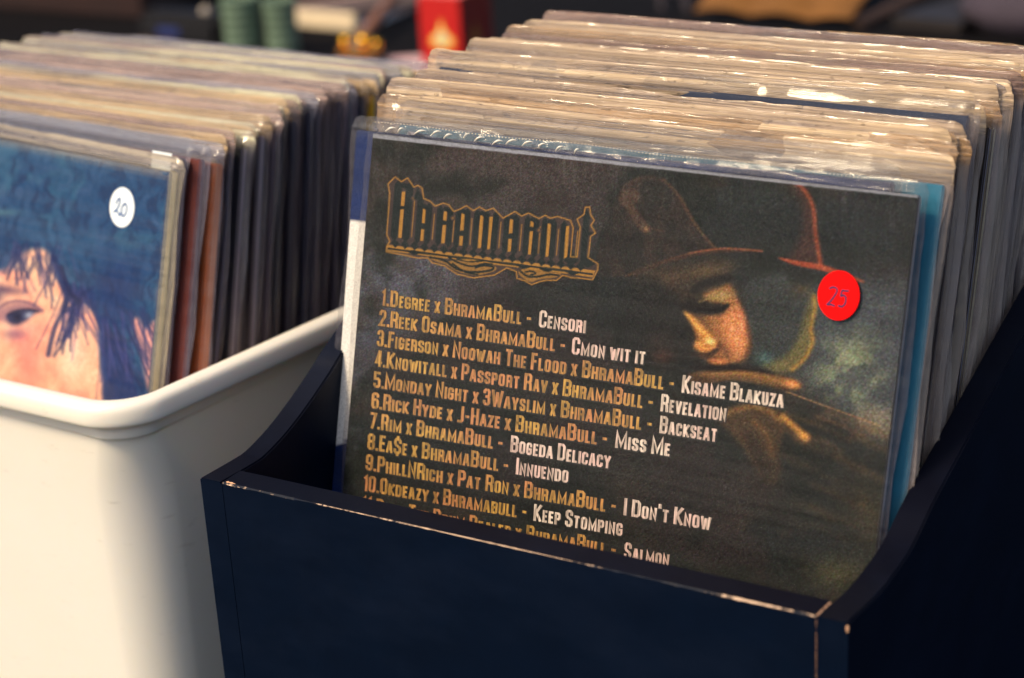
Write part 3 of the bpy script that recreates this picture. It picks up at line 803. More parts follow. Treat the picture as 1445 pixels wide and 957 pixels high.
# lettering -------------------------------------------------------------------
Wd = .30
G = {
 'A': (.32, [[(0, 0), (.40, 1)], [(1, 0), (.60, 1)], [(.2, .28), (.8, .28)]]),
 'B': (.30, [[(0, 0), (0, 1), (.75, 1), (1, .9), (1, .62), (.75, .53), (1, .42), (1, .1), (.75, 0), (0, 0)], [(0, .53), (.75, .53)]]),
 'C': (.28, [[(1, .66), (1, .9), (.75, 1), (.25, 1), (0, .9), (0, .1), (.25, 0), (.75, 0), (1, .1), (1, .34)]]),
 'D': (.30, [[(0, 0), (0, 1), (.7, 1), (1, .88), (1, .12), (.7, 0), (0, 0)]]),
 'E': (.20, [[(1, 1), (0, 1), (0, 0), (1, 0)], [(0, .52), (.85, .52)]]),
 'F': (.20, [[(1, 1), (0, 1), (0, 0)], [(0, .52), (.85, .52)]]),
 'G': (.28, [[(1, .68), (1, .9), (.75, 1), (.25, 1), (0, .9), (0, .1), (.25, 0), (.75, 0), (1, .1), (1, .46), (.6, .46)]]),
 'H': (.29, [[(0, 0), (0, 1)], [(1, 0), (1, 1)], [(0, .52), (1, .52)]]),
 'I': (.0, [[(0, 0), (0, 1)]]),
 'J': (.20, [[(1, 1), (1, .1), (.7, 0), (0, 0)]]),
 'K': (.30, [[(0, 0), (0, 1)], [(1, 1), (.18, .5)], [(.25, .55), (1, 0)]]),
 'L': (.19, [[(0, 1), (0, 0), (1, 0)]]),
 'M': (.46, [[(0, 0), (0, 1), (.5, .12), (1, 1), (1, 0)]]),
 'N': (.30, [[(0, 0), (0, 1), (1, 0), (1, 1)]]),
 'O': (.29, [[(.25, 0), (.75, 0), (1, .1), (1, .9), (.75, 1), (.25, 1), (0, .9), (0, .1), (.25, 0)]]),
 'P': (.28, [[(0, 0), (0, 1), (.75, 1), (1, .9), (1, .55), (.75, .45), (0, .45)]]),
 'R': (.29, [[(0, 0), (0, 1), (.75, 1), (1, .9), (1, .58), (.75, .48), (0, .48)], [(.6, .48), (.95, .38), (1, 0)]]),
 'S': (.27, [[(1, .7), (1, .9), (.75, 1), (.25, 1), (0, .9), (0, .66), (.2, .56), (.8, .44), (1, .34), (1, .1), (.75, 0), (.25, 0), (0, .1), (0, .3)]]),
 'T': (.27, [[(0, 1), (1, 1)], [(.5, 1), (.5, 0)]]),
 'U': (.28, [[(0, 1), (0, .1), (.25, 0), (.75, 0), (1, .1), (1, 1)]]),
 'V': (.30, [[(0, 1), (.45, 0)], [(.55, 0), (1, 1)]]),
 'W': (.50, [[(0, 1), (.24, 0)], [(.26, 0), (.5, .95)], [(.5, .95), (.74, 0)], [(.76, 0), (1, 1)]]),
 'Y': (.31, [[(0, 1), (.5, .42)], [(1, 1), (.5, .42)], [(.5, .5), (.5, 0)]]),
 'Z': (.24, [[(0, 1), (1, 1), (0, 0), (1, 0)]]),
 'X': (.26, [[(0, 1), (1, 0)], [(1, 1), (0, 0)]]),
 '0': (.27, [[(.25, 0), (.75, 0), (1, .1), (1, .9), (.75, 1), (.25, 1), (0, .9), (0, .1), (.25, 0)]]),
 '1': (.12, [[(0, .82), (1, 1), (1, 0)]]),
 '2': (.26, [[(0, .7), (0, .9), (.25, 1), (.75, 1), (1, .9), (1, .62), (0, 0), (1, 0)]]),
 '3': (.26, [[(0, .75), (0, .9), (.25, 1), (.75, 1), (1, .9), (1, .62), (.7, .53), (1, .43), (1, .1), (.75, 0), (.25, 0), (0, .1), (0, .27)], [(.4, .53), (.7, .53)]]),
 '4': (.28, [[(1, .22), (0, .22), (.55, 1)], [(.72, 1), (.72, 0)]]),
 '5': (.26, [[(1, 1), (0, 1), (0, .56), (.7, .58), (1, .48), (1, .1), (.75, 0), (.25, 0), (0, .1), (0, .25)]]),
 '6': (.27, [[(1, .75), (1, .9), (.75, 1), (.25, 1), (0, .9), (0, .1), (.25, 0), (.75, 0), (1, .1), (1, .48), (.75, .57), (0, .57)]]),
 '7': (.25, [[(0, 1), (1, 1), (.35, 0)]]),
 '8': (.27, [[(.25, 0), (.75, 0), (1, .1), (1, .42), (.75, .53), (1, .63), (1, .9), (.75, 1), (.25, 1), (0, .9), (0, .63), (.25, .53), (0, .42), (0, .1), (.25, 0)], [(.25, .53), (.75, .53)]]),
 '9': (.27, [[(0, .25), (0, .1), (.25, 0), (.75, 0), (1, .1), (1, .9), (.75, 1), (.25, 1), (0, .9), (0, .52), (.25, .43), (1, .43)]]),
 '.': (.0, [[(0, .0), (0, .03)]]),
 '-': (.12, [[(0, .40), (1, .40)]]),
 "'": (.0, [[(0, .78), (0, 1)]]),
 '$': (.27, [[(1, .7), (1, .9), (.75, 1), (.25, 1), (0, .9), (0, .66), (.2, .56), (.8, .44), (1, .34), (1, .1), (.75, 0), (.25, 0), (0, .1), (0, .3)], [(.5, 1.22), (.5, .9)], [(.5, .1), (.5, -.22)]]),
}
SW = 0.148
def stroke_quads(pl, w):
    """thick polyline with mitred joins -> list of quads; square caps"""
    P = [np.array(q, float) for q in pl]
    closed = len(P) > 2 and np.allclose(P[0], P[-1])
    if closed: P = P[:-1]
    n = len(P); L = []; R = []
    for i in range(n):
        a = P[(i - 1) % n] if (closed or i > 0) else None
        b = P[(i + 1) % n] if (closed or i < n - 1) else None
        d0 = (P[i] - a) / (np.linalg.norm(P[i] - a) + 1e-9) if a is not None else None
        d1 = (b - P[i]) / (np.linalg.norm(b - P[i]) + 1e-9) if b is not None else None
        if d0 is None: d0 = d1
        if d1 is None: d1 = d0
        tdir = d0 + d1
        if np.linalg.norm(tdir) < .2: tdir = np.array([-d0[1], d0[0]])
        tdir /= np.linalg.norm(tdir)
        nn = np.array([-tdir[1], tdir[0]])
        c = max(.42, abs(nn @ np.array([-d0[1], d0[0]])))
        L.append(P[i] + nn * w / 2 / c); R.append(P[i] - nn * w / 2 / c)
    Q = []
    for i in range(n if closed else n - 1):
        j = (i + 1) % n
        Q.append((R[i], R[j], L[j], L[i]))
    return Q

def layout(text):
    """-> list of quads in em units (cap height 1), total width. Capitals full size, lower case as small capitals"""
    Q = []; x = 0.0
    for ch in text:
        if ch == ' ': x += 0.20; continue
        small = ch.islower(); k = 0.73 if small else 1.0
        w, strokes = G[ch.upper()]
        if ch in 'x' and small: k = 0.70
        s = SW * (0.90 if small else 1.0)
        for pl in strokes:
            pts = []
            for (a, b) in pl:
                lo, hi = s / 2, k - s / 2
                pts.append((x + s / 2 + a * w * (k * .92 + .08), lo + b * (hi - lo)))
            # square the free ends out to the cap line / base line
            if not np.allclose(pts[0], pts[-1]):
                for e, q in ((0, 1), (-1, -2)):
                    p0, p1 = np.array(pts[e]), np.array(pts[q]); d = p0 - p1; ln = np.linalg.norm(d)
                    if ln > 0 and pl[e][1] in (0, 1) and abs(d[1]) > abs(d[0]) * .8: pts[e] = tuple(p0 + d / ln * s / 2)
                    elif ln > 0 and abs(d[1]) < abs(d[0]) * .3: pts[e] = tuple(p0 + d / ln * s * .35)
                    elif ch == '.': pts[e] = tuple(p0 + d / ln * s * .42)
            Q += [(q_, s) for q_ in stroke_quads(pts, s)]
        x += w * (k * .92 + .08) + s + 0.062
    return [q for q, _ in Q], x - 0.062

def mat_ink(name, c1, c2, c3):
    t = NT(name)
    v = t.coord('Object', (1, 1, .12))
    f = t.noise(v, 900, 3, 0.65)
    g = t.noise(t.coord('Object'), 22, 2, 0.5)
    col = t.mixc(t.ramp(g, [(.42, 0), (.58, 1)]), lin(c1), lin(c2))
    col = t.mixc(t.ramp(f, [(.40, .9), (.62, 0)]), col, lin(c3))
    t.base(col, 0.45, 0.4)
    return t.m
M_GOLD = mat_ink('gold_ink', (198, 152, 70), (196, 128, 82), (116, 88, 40))
M_WHITE = mat_ink('cream_ink', (232, 214, 196), (226, 186, 176), (150, 134, 120))
M_HALO = simple('dark_ink', (16, 17, 16), 0.5, 0.1, 200, bump=0)
LINES = [
 ('1.Degree x BhramaBull -', (536.4, 430.7), 748.5, 'Censori', 759, (825, 470.2)),
 ('2.Reek Osama x BhramaBull -', (533.5, 459.4), 796, 'Cmon wit it', 805.5, (909, 514.4)),
 ('3.Figerson x Noowah The Flood x BhramaBull -', (530.6, 487.7), 949.6, 'Kisame Blakuza', 960.6, (1104, 575.5)),
 ('4.Knowitall x Passport Rav x BhramaBull -', (528.3, 516.4), 919.9, 'Revelation', 930.8, (1022.7, 594.4)),
 ('5.Monday Night x 3Wayslim x BhramaBull -', (526, 546.2), 918.3, 'Backseat', 929.3, (1009.8, 623.5)),
 ('6.Rick Hyde x J-Haze x BhramaBull -', (523, 575.5), 855.6, 'Miss Me', 866.6, (944, 643.9)),
 ('7.Rim x BhramaBull -', (520.4, 603.6), 708.4, 'Bogeda Delicacy', 719, (860, 661.2)),
 ('8.Ea$e x BhramaBull -', (517.4, 633.4), 716, 'Innuendo', 726.8, (800.4, 681.3)),
 ('9.PhillNRich x Pat Ron x BhramaBull -', (514.8, 662.5), 868, "I Don't Know", 878.7, (1001.5, 748)),
 ('10.Okdeazy x Bhramabull -', (511.4, 692), 741.9, 'Keep Stomping', 751.6, (877, 756.2)),
 ('11.Dave The Drum Dealer x BhramaBull -', (509, 721.5), 868, 'Salmon', 879, (942.5, 800)),
]
LETTER_Y = -T1 / 2 - 0.0004
def letters(name, quads, ox, oz, ang, sx, sz, mat, parent, y, grow=0.0, slant=0.0):
    V, F = [], []
    ca, sa = math.cos(ang), math.sin(ang)
    for i, q in enumerate(quads):
        c = sum(q) / 4
        for p_ in q:
            a, b = p_[0] * sx, p_[1] * sz
            if grow:
                d = p_ - c; a += math.copysign(grow, d[0]); b += math.copysign(grow, d[1])
            V.append((ox + a * ca - b * sa, y - (i % 9) * 4e-6, oz + a * sa + b * ca))
        F.append(tuple(range(4 * i, 4 * i + 4)))
    return link(name, mesh_of(V, F), mat, parent)
for gtxt, (gx, gy), gx2, wtxt, wx, (wx2, wy) in LINES:
    x0, z0 = print_xy(gx, gy); x1, z1 = print_xy(wx2, wy)
    ang = math.atan2(z1 - z0, x1 - x0); tn = math.tan(ang)
    yy = lambda px: gy + (wy - gy) * (px - gx) / (wx2 - gx)
    CAP = 0.00905
    for txt, a, b, mat in ((gtxt, gx, gx2, M_GOLD), (wtxt, wx, wx2, M_WHITE)):
        q, w = layout(txt)
        xa, za = print_xy(a, yy(a)); xb, zb = print_xy(b, yy(b))
        sx = (xb - xa) / w
        if mat is M_GOLD: pass
        l = letters('track_lettering', q, xa, za, ang, sx, CAP, mat, front, LETTER_Y)
        letters('lettering_shadow', q, xa + .0003, za - .0003, ang, sx, CAP, M_HALO, front, LETTER_Y + 0.00008, grow=0.00042)

# price stickers ---------------------------------------------------------------
def sticker(parent, cx, cz, rx, rz, y, mat, ink, strokes, w, tilt=0):
    V = [(cx, y - .0002, cz)]; n_ = 56
    for k in range(n_):
        a = 2 * math.pi * k / n_; V.append((cx + rx * math.cos(a), y - .0002, cz + rz * math.sin(a)))
    for k in range(n_):
        a = 2 * math.pi * k / n_; V.append((cx + rx * 1.004 * math.cos(a), y, cz + rz * 1.004 * math.sin(a)))
    F = [(0, 1 + k, 1 + (k + 1) % n_) for k in range(n_)] + [(1 + k, 1 + n_ + k, 1 + n_ + (k + 1) % n_, 1 + (k + 1) % n_) for k in range(n_)]
    s = link('price_sticker', mesh_of(V, F), mat, parent)
    Q = []
    for st in strokes:
        st = catmull(st, 4, closed=False)
        Q += stroke_quads(st, w)
    V = []; F = []
    for i, q in enumerate(Q):
        for p_ in q: V.append((cx + p_[0] * rx, y - .0004 - (i % 7) * 3e-6, cz + p_[1] * rz))
        F.append(tuple(range(4 * i, 4 * i + 4)))
    link('handwritten_price', mesh_of(V, F), ink, s)
    return s
M_RED = simple('red_sticker_paper', (238, 4, 6), 0.6, 0.02, 300, spec=.08, bump=0.05)
M_INKV = simple('violet_pen_ink', (50, 0, 70), 0.5, 0.1, 300, bump=0)
sx_, sz_ = print_xy(1184, 416.5)
STR25 = [[(-.46, .22), (-.30, .30), (-.12, .26), (-.10, .12), (-.30, -.22), (-.48, -.42), (-.30, -.40), (-.12, -.44)],
         [(.46, .24), (.26, .22), (.16, .22), (.12, .0), (.24, .04), (.36, -.04), (.36, -.28), (.22, -.42), (.04, -.40)]]
sticker(front, sx_, sz_, 0.0108, 0.0122, -T1 / 2 - .0022, M_RED, M_INKV, STR25, 0.075)

# crumpled film ridge along the top of the front sleeve ------------------------------
M_FILM = mat_sleeve('crumpled_film', (205, 200, 196), 0.16, 0.9, 0.05, 0.3)
V, F, R_ = [], [], []
nx = 220
for j in range(7):
    for i in range(nx):
        s = i / (nx - 1); x = -JS / 2 + 0.001 + s * (JS - .002)
        k = j / 6
        am = 0.0024 * (1 - smooth(.10, .5, np.array(s))) + .00045
        ph = s * 118 + 2.2 * math.sin(s * 17) + k * 2.4
        y = -T1 / 2 - .0008 - am * (0.5 + .5 * math.sin(ph)) * math.sin(math.pi * k) + k * .0016
        z = JS - .0003 + k * (.0068 + .0012 * math.sin(s * 9)) + am * .35 * math.sin(ph * 1.3 + 1)
        V.append((x, y, z)); R_.append(0.25 + 5.0 * max(0.0, math.sin(ph * .55 + 1.5 * math.sin(s * 31))) ** 8 * (1 - sst(.25, .5, s)) * math.sin(math.pi * min(1, k * 1.2)) + (1.5 if (i * 7 + j * 3) % 23 == 0 else 0))  # pale film made denser on the ridges, standing in for their highlights
for j in range(6):
    for i in range(nx - 1):
        a = j * nx + i; F.append((a, a + 1, a + nx + 1, a + nx))
me = mesh_of(V, F); me.attributes.new('rim', 'FLOAT', 'POINT').data.foreach_set('value', R_)
link('crumpled_film', me, M_FILM, front, smooth=True)
# painted glints: near-white crescents where the slack film is pinched along its opening
V, F = [], []
rgk = random.Random(12)
M_GLINT = simple('glint_white', (236, 226, 208), 0.12, 0.05, spec=.8, bump=0)
for k in range(13):
    x0 = -JS / 2 + .010 + k * .0098 + rgk.uniform(-.002, .002); L_ = rgk.uniform(.004, .0095) * (1 - k * .03); z0 = JS + .0006 + rgk.uniform(0, .0012)
    tb = tube([(x0 + L_ * u, -T1 / 2 - .0026 - .0012 * math.sin(math.pi * u), z0 + .0030 * math.sin(u * 1.9) + .0006 * k % .001) for u in np.linspace(0, 1, 9)],
              [.00012 + .00046 * math.sin(math.pi * u) for u in np.linspace(0, 1, 9)], 6)
    b0 = len(V); V += [tuple(v.co) for v in tb.vertices]; F += [tuple(b0 + i_ for i_ in p_.vertices) for p_ in tb.polygons]
link('film_glint', mesh_of(V, F), M_GLINT, front, smooth=True)['kind'] = 'stuff'
# dotted weld seam
V, F = [], []
for i in range(150):
    x = -JS / 2 + .002 + i * (JS - .004) / 149; z = JS + .0062 + .0006 * math.sin(i * .13); r_ = .00032
    b = len(V)
    for dx, dz in ((-1, 0), (0, -1), (1, 0), (0, 1)): V.append((x + dx * r_ * 1.6, -T1 / 2 - .0010, z + dz * r_))
    V.append((x, -T1 / 2 - .0016, z))
    for k in range(4): F.append((b + k, b + (k + 1) % 4, b + 4))
link('weld_seam', mesh_of(V, F), simple('weld_plastic', (225, 205, 170), .15, .05, bump=0), front, smooth=True)['kind'] = 'stuff'

# ---- stack in the black crate ---------------------------------------------------
PAL = [(20, 34, 66), (26, 22, 34), (14, 40, 78), (60, 54, 62), (30, 26, 24), (16, 18, 30), (86, 78, 82), (110, 98, 84), (34, 30, 44), (22, 28, 48)]
PALE = [(70, 78, 100), (52, 50, 66), (90, 84, 90), (40, 48, 72), (150, 138, 120), (36, 36, 50), (120, 110, 112)]
rg = random.Random(21)
GR = 'sleeved records standing behind the front album in the black crate'
# second record: navy cover with a white band
T2 = 0.004
b2 = (0.0128 + JS / 2, base1[1] + 0.0085, -0.1508)
second = make_record(b2, LEAN0 - .004, 0, -0.014, T2, 31, (22, 40, 84), (40, 60, 110), M_FRONT_SLEEVE, top=0.0085, side=0.004, amp=.5,
                     label='navy album with a white band, just behind the front album', group=GR)
def paint_second(p):
    p.C[:] = (22, 42, 92)
    p.C *= (0.7 + .6 * p.n(.03, 3))[:, None]
    band = (p.Y < JS - .050) & (p.Y > JS - .180 + (p.X + JS / 2) * .5)
    p.C[band] = (226, 220, 212)
print_sheet('cover_print', second, np.linspace(-JS / 2 + .0008, JS / 2 - .0008, 70), np.linspace(.002, JS - .001, 180), paint_second, -T2 / 2 - .0003,
            lambda X, Z: (X, Z), mat_print('second_cover'), 1.0)
y = b2[1] + T2 / 2
end_y = 0.0554 + 0.226
i = 0
ORD = ['third', 'fourth', 'fifth', 'sixth', 'seventh', 'eighth', 'ninth', 'tenth', 'eleventh', 'twelfth']
special = {0: ((24, 110, 140), (30, 130, 160)), 3: ((18, 90, 130), (24, 110, 150)), 5: ((230, 200, 140), (226, 196, 140)), 9: ((18, 36, 66), (16, 30, 70)), 10: ((34, 48, 84), (60, 70, 110)), 7: ((190, 165, 120), (214, 186, 140))}
XOFF = [0.1755, .183, .176, .181, .1765, .179, .182, .1785, .1775, .183, .180, .1765, .1815]
NAMEC = {0: 'teal', 3: 'blue', 5: 'yellow-cream', 9: 'navy', 7: 'ochre'}
while y < end_y:
    tk = rg.uniform(.0026, .0052); gap = rg.uniform(.0006, .0030)
    if i in (3, 9, 14, 21, 28): gap += 0.0040
    yc = y + gap + tk / 2
    face, edge = special.get(i, (rg.choice(PAL), rg.choice(PALE + [(170, 160, 150), (140, 140, 160)])))
    if i > 2 and i % 6 == 4: edge = (236, 218, 178)
    if i > 2 and i % 5 == 2: edge = (16, 22, 50)
    frac = (yc - b2[1]) / (end_y - b2[1])
    lean = LEAN0 - .02 * frac + rg.uniform(-.008, .008)
    zoff = [0, .001, .0015, .006, .005, .004, .0035, .010, .009, .006, .007, .004, .009, .0125, .011, .008, .009, .0125, .010, .013, .010, .012, .009, .012, .014, .012, .013, .012][i % 28] * .6 - .001 + rg.uniform(-.0022, .0022)
    if i < len(ORD):
        c_ = NAMEC.get(i)
        lab = '%s record back in the black crate, %s' % (ORD[i], (c_ + ' jacket edge') if c_ else 'hazy sleeve over dark jacket')
    elif frac < .75: lab = 'record in a hazy clear sleeve in the middle of the black crate stack'
    else: lab = 'record in a hazy clear sleeve among the rearmost in the black crate'
    sl_ = M_SLEEVES_R[4] if i in (9,) else M_SLEEVES_R[rg.choice([0, 0, 1, 1, 2, 3, 1, 4])]
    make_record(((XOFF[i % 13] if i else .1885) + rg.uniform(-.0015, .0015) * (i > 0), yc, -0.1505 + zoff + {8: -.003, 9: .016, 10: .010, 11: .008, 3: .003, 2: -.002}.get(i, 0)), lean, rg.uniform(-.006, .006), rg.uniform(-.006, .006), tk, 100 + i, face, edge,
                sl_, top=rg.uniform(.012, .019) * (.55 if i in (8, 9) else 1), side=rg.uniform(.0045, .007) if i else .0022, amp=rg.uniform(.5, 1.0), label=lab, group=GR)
    y = yc + tk / 2; i += 1
NCRATE = i

# ---- stack in the white tub --------------------------------------------------------
GL = 'sleeved records standing in the white tub'
LL = 0.285
PT = np.array([-0.1215, 0.1440, 0.1135])     # top right front corner of the first jacket
def tub_record(PT_, lean, yaw, tk, seed, face, edge, sl, **k):
    U = np.array(Matrix.Rotation(yaw, 3, 'Z') @ Matrix.Rotation(-lean, 3, 'X'))
    base = PT_ - U @ np.array([JS / 2, -tk / 2, JS])
    return make_record(tuple(base), lean, yaw, 0, tk, seed, face, edge, sl, **k)
lf = tub_record(PT, LL, math.radians(-7), .0060, 301, (40, 70, 110), (244, 222, 176), mat_sleeve('clear_plastic_album', (226, 208, 176), 0.6, 0.2, 0.14, 0.0, side=.3, flapc=(220, 204, 170)), top=.009, side=.006, amp=.5,
                label='front album in the white tub, its cover a blue-haired face, white price sticker', group=GL)
def face_px(X, Z):
    U = np.array(Matrix.Rotation(math.radians(-7), 3, 'Z') @ Matrix.Rotation(-LL, 3, 'X'))
    P = PT[None, :] + np.stack([X - JS / 2, np.zeros_like(X), Z - JS], 1) @ U.T
    c = (P - CLOC) @ RC
    return 722.5 + CAMP['f'] * c[:, 0] / -c[:, 2], 478.5 - CAMP['f'] * c[:, 1] / -c[:, 2]
def paint_face(p):
    """artwork layout units again; a face half hidden by dark hair"""
    k_ = 2.658
    q = lambda L: [(a / k_, 200 + b_ / k_) for a, b_ in L]
    def poly(L, c, soft=8, op=1.0, curve=True): p.poly(q(L), c, soft / k_, op, curve)
    def line(L, c, w=6, soft=6, op=1.0): p.line(q(L), c, w / k_, soft / k_, op)
    def blob(x, y, rx, ry, c, op=1.0, ang=0, pw=1.0): p.blob(x / k_, 200 + y / k_, rx / k_, ry / k_, c, op, ang, pw)
    X0, Y0 = p.X.copy(), p.Y.copy(); p.X = X0 + 40 * p.n(40, 2); p.Y = Y0 + 26 * p.n(33, 9)
    n1 = p.n(34, 3, 1, .8, 4); n2 = p.n(12, 7, 1.5, .6, 4); p.X, p.Y = X0, Y0
    p.C[:] = (28, 68, 106)
    p.mix(smooth(.45, .75, n1) * .7, (48, 98, 122)); p.mix(smooth(.52, .3, n2) * .55, (18, 46, 88)); p.mix(smooth(.5, .8, n2) * .3, (70, 84, 116))
    blob(300, 30, 700, 50, (78, 122, 142), .55, 8); blob(250, 380, 200, 60, (50, 92, 124), .5, 20); blob(430, 560, 110, 150, (20, 46, 92), .9); blob(-60, 380, 120, 60, (24, 50, 90), .6); blob(10, 265, 70, 12, (96, 136, 136), .5)
    DKH = (26, 40, 84)
    S1 = [(-260, 520), (-60, 500), (20, 478), (52, 446), (100, 412), (150, 402), (184, 420), (204, 462), (222, 520), (262, 560), (300, 590), (350, 630), (376, 690), (372, 760), (380, 860), (396, 990), (-260, 990)]
    poly(S1, (250, 182, 142), 16, .98)
    nn_ = p.n(24, 31, oct=4)
    ins = 1 - smooth(-3, 3, p.dist(catmull(q(S1))))
    p.mix(ins * smooth(.45, .7, nn_) * .5, (244, 140, 118)); p.mix(ins * smooth(.5, .75, p.n(28, 35)) * .6, (253, 220, 176))
    blob(100, 820, 60, 110, (246, 132, 116), .8); blob(270, 800, 50, 110, (253, 222, 184), .7); blob(110, 470, 50, 40, (253, 208, 160), .7); blob(20, 850, 50, 90, (253, 216, 170), .6)
    poly([(498, 690), (516, 660), (548, 700), (592, 690), (600, 990), (560, 940), (530, 800)], (238, 160, 140), 14, .9); blob(602, 590, 14, 50, (214, 150, 140), .6)
    # brow, lid, eye
    blob(20, 555, 80, 18, (96, 70, 92), .8, 6); blob(-40, 580, 50, 40, (40, 46, 84), .9)
    poly([(-60, 650), (20, 618), (70, 602), (120, 608), (160, 632), (126, 650), (100, 676), (60, 690), (20, 680)], (128, 90, 104), 16, .75)
    line([(-20, 636), (30, 604), (80, 598), (128, 612), (160, 636)], (88, 62, 90), 4, 9, .85)
    poly([(24, 652), (60, 634), (104, 630), (140, 636), (118, 652), (92, 674), (60, 686), (34, 676)], (40, 48, 82), 9, .95)
    blob(66, 658, 20, 20, (16, 22, 52), 1); blob(108, 650, 16, 9, (176, 190, 204), .85, -20); line([(30, 650), (70, 632), (120, 630), (146, 638)], (20, 26, 56), 6, 5, .9)
    blob(60, 722, 44, 24, (130, 84, 108), .75); blob(120, 700, 40, 18, (232, 150, 130), .6)
    # hair falling over the brow and cheek
    poly([(190, 420), (215, 455), (262, 540), (300, 556), (352, 560), (372, 640), (420, 720), (470, 760), (510, 900), (520, 990), (396, 990), (384, 860), (376, 740), (350, 640), (300, 600), (252, 590), (218, 520)], (28, 50, 98), 12, .92)
    rgf = random.Random(18)
    for k in range(60):
        t_ = rgf.random()
        x0, y0 = 20 + 220 * t_ + rgf.uniform(-20, 20), 400 + rgf.uniform(-30, 40)
        L_ = rgf.uniform(60, 160) * (.6 + t_); dx = rgf.uniform(-.55, .5)
        line([(x0, y0), (x0 + dx * L_ * .3 + rgf.uniform(-6, 6), y0 + L_ * .4), (x0 + dx * L_ * .7, y0 + L_ * .75), (x0 + dx * L_, y0 + L_)], DKH if k % 3 else (70, 66, 108), rgf.uniform(1, 5), 6, rgf.uniform(.35, .8))
    for k in range(46):
        x0, y0 = 262 + rgf.uniform(-24, 60), 540 + rgf.uniform(-20, 60)
        ang = rgf.choice([rgf.uniform(-.5, -.1), rgf.uniform(.1, .75)]); L_ = rgf.uniform(90, 260)
        bow = rgf.uniform(-16, 16)
        line([(x0, y0), (x0 + math.sin(ang) * L_ * .5 + bow, y0 + L_ * .5), (x0 + math.sin(ang) * L_ * 1.0, y0 + L_)], DKH if k % 3 else (66, 64, 112), rgf.uniform(1, 5), 5, rgf.uniform(.4, .85))
    line([(262, 560), (240, 630), (206, 700), (182, 800)], DKH, 12, 10, .85); line([(232, 470), (262, 560), (300, 600)], (20, 30, 70), 12, 10, .85); line([(250, 640), (300, 580), (354, 545)], DKH, 5, 6, .8)
    for k in range(50):
        x0, y0 = 420 + rgf.uniform(-40, 130), 640 + rgf.uniform(-30, 60); ang = rgf.uniform(-.15, .75); L_ = rgf.uniform(120, 280)
        line([(x0, y0), (x0 + math.sin(ang) * L_ * .4 + rgf.uniform(-8, 8), y0 + L_ * .5), (x0 + math.sin(ang) * L_, y0 + L_)], DKH if k % 4 else (62, 66, 116), rgf.uniform(1, 5), 5, rgf.uniform(.4, .85))
    p.C *= (.9 + .2 * n2)[:, None]
print_sheet('cover_print', lf, np.linspace(-JS / 2 + .001, JS / 2 - .002, 420), np.linspace(.06, JS - .001, 300), paint_face, -.0060 / 2 - .0003,
            face_px, mat_print('face_cover'), np.array([.95, .95, 1.05]))
M_WST = simple('white_sticker_paper', (232, 240, 240), 0.5, 0.02, 300, bump=0.05)
M_INKB = simple('blue_pen_ink', (40, 90, 150), 0.5, 0.1, 300, bump=0)
STR20 = [[(-.50, .10), (-.36, .34), (-.20, .40), (-.22, .10), (-.42, -.18), (-.60, -.30), (-.36, -.22), (-.12, -.42), (-.02, -.24)],
         [(.24, .22), (.06, .08), (.0, -.20), (.12, -.42), (.30, -.34), (.42, -.06), (.36, .16), (.22, .22), (.14, .10)]]
sticker(lf, JS / 2 - .0385, JS - .0270, .0108, .0122, -.0060 / 2 - .0004, M_WST, M_INKB, STR20, .09)

SP = {1: ((18, 40, 78), (130, 122, 130), 'grey'), 2: ((120, 52, 40), (104, 84, 102), 'mauve'), 3: ((150, 70, 20), (232, 130, 50), 'orange-brown'), 4: ((222, 196, 150), (232, 206, 160), 'thin cream'),
      5: ((14, 24, 60), (24, 26, 44), None), 6: ((16, 40, 110), (30, 60, 140), 'blue'), 7: ((40, 36, 50), (176, 160, 172), 'pale lilac'), 8: ((50, 44, 60), (110, 96, 112), 'grey'), 9: ((60, 40, 30), (130, 98, 64), 'brown'),
      10: ((60, 50, 60), (176, 164, 176), 'lilac'), 11: ((60, 60, 80), (80, 86, 120), None), 12: ((50, 46, 60), (96, 84, 98), None), 17: ((170, 140, 90), (220, 190, 130), 'pale tan'),
      27: ((214, 160, 10), (246, 196, 16), 'yellow')}
ORD2 = ['second'] + ORD
dirL = np.array([0.020, 1.0, 0.0]); pos = 0.0078; i = 1
rg = random.Random(77)
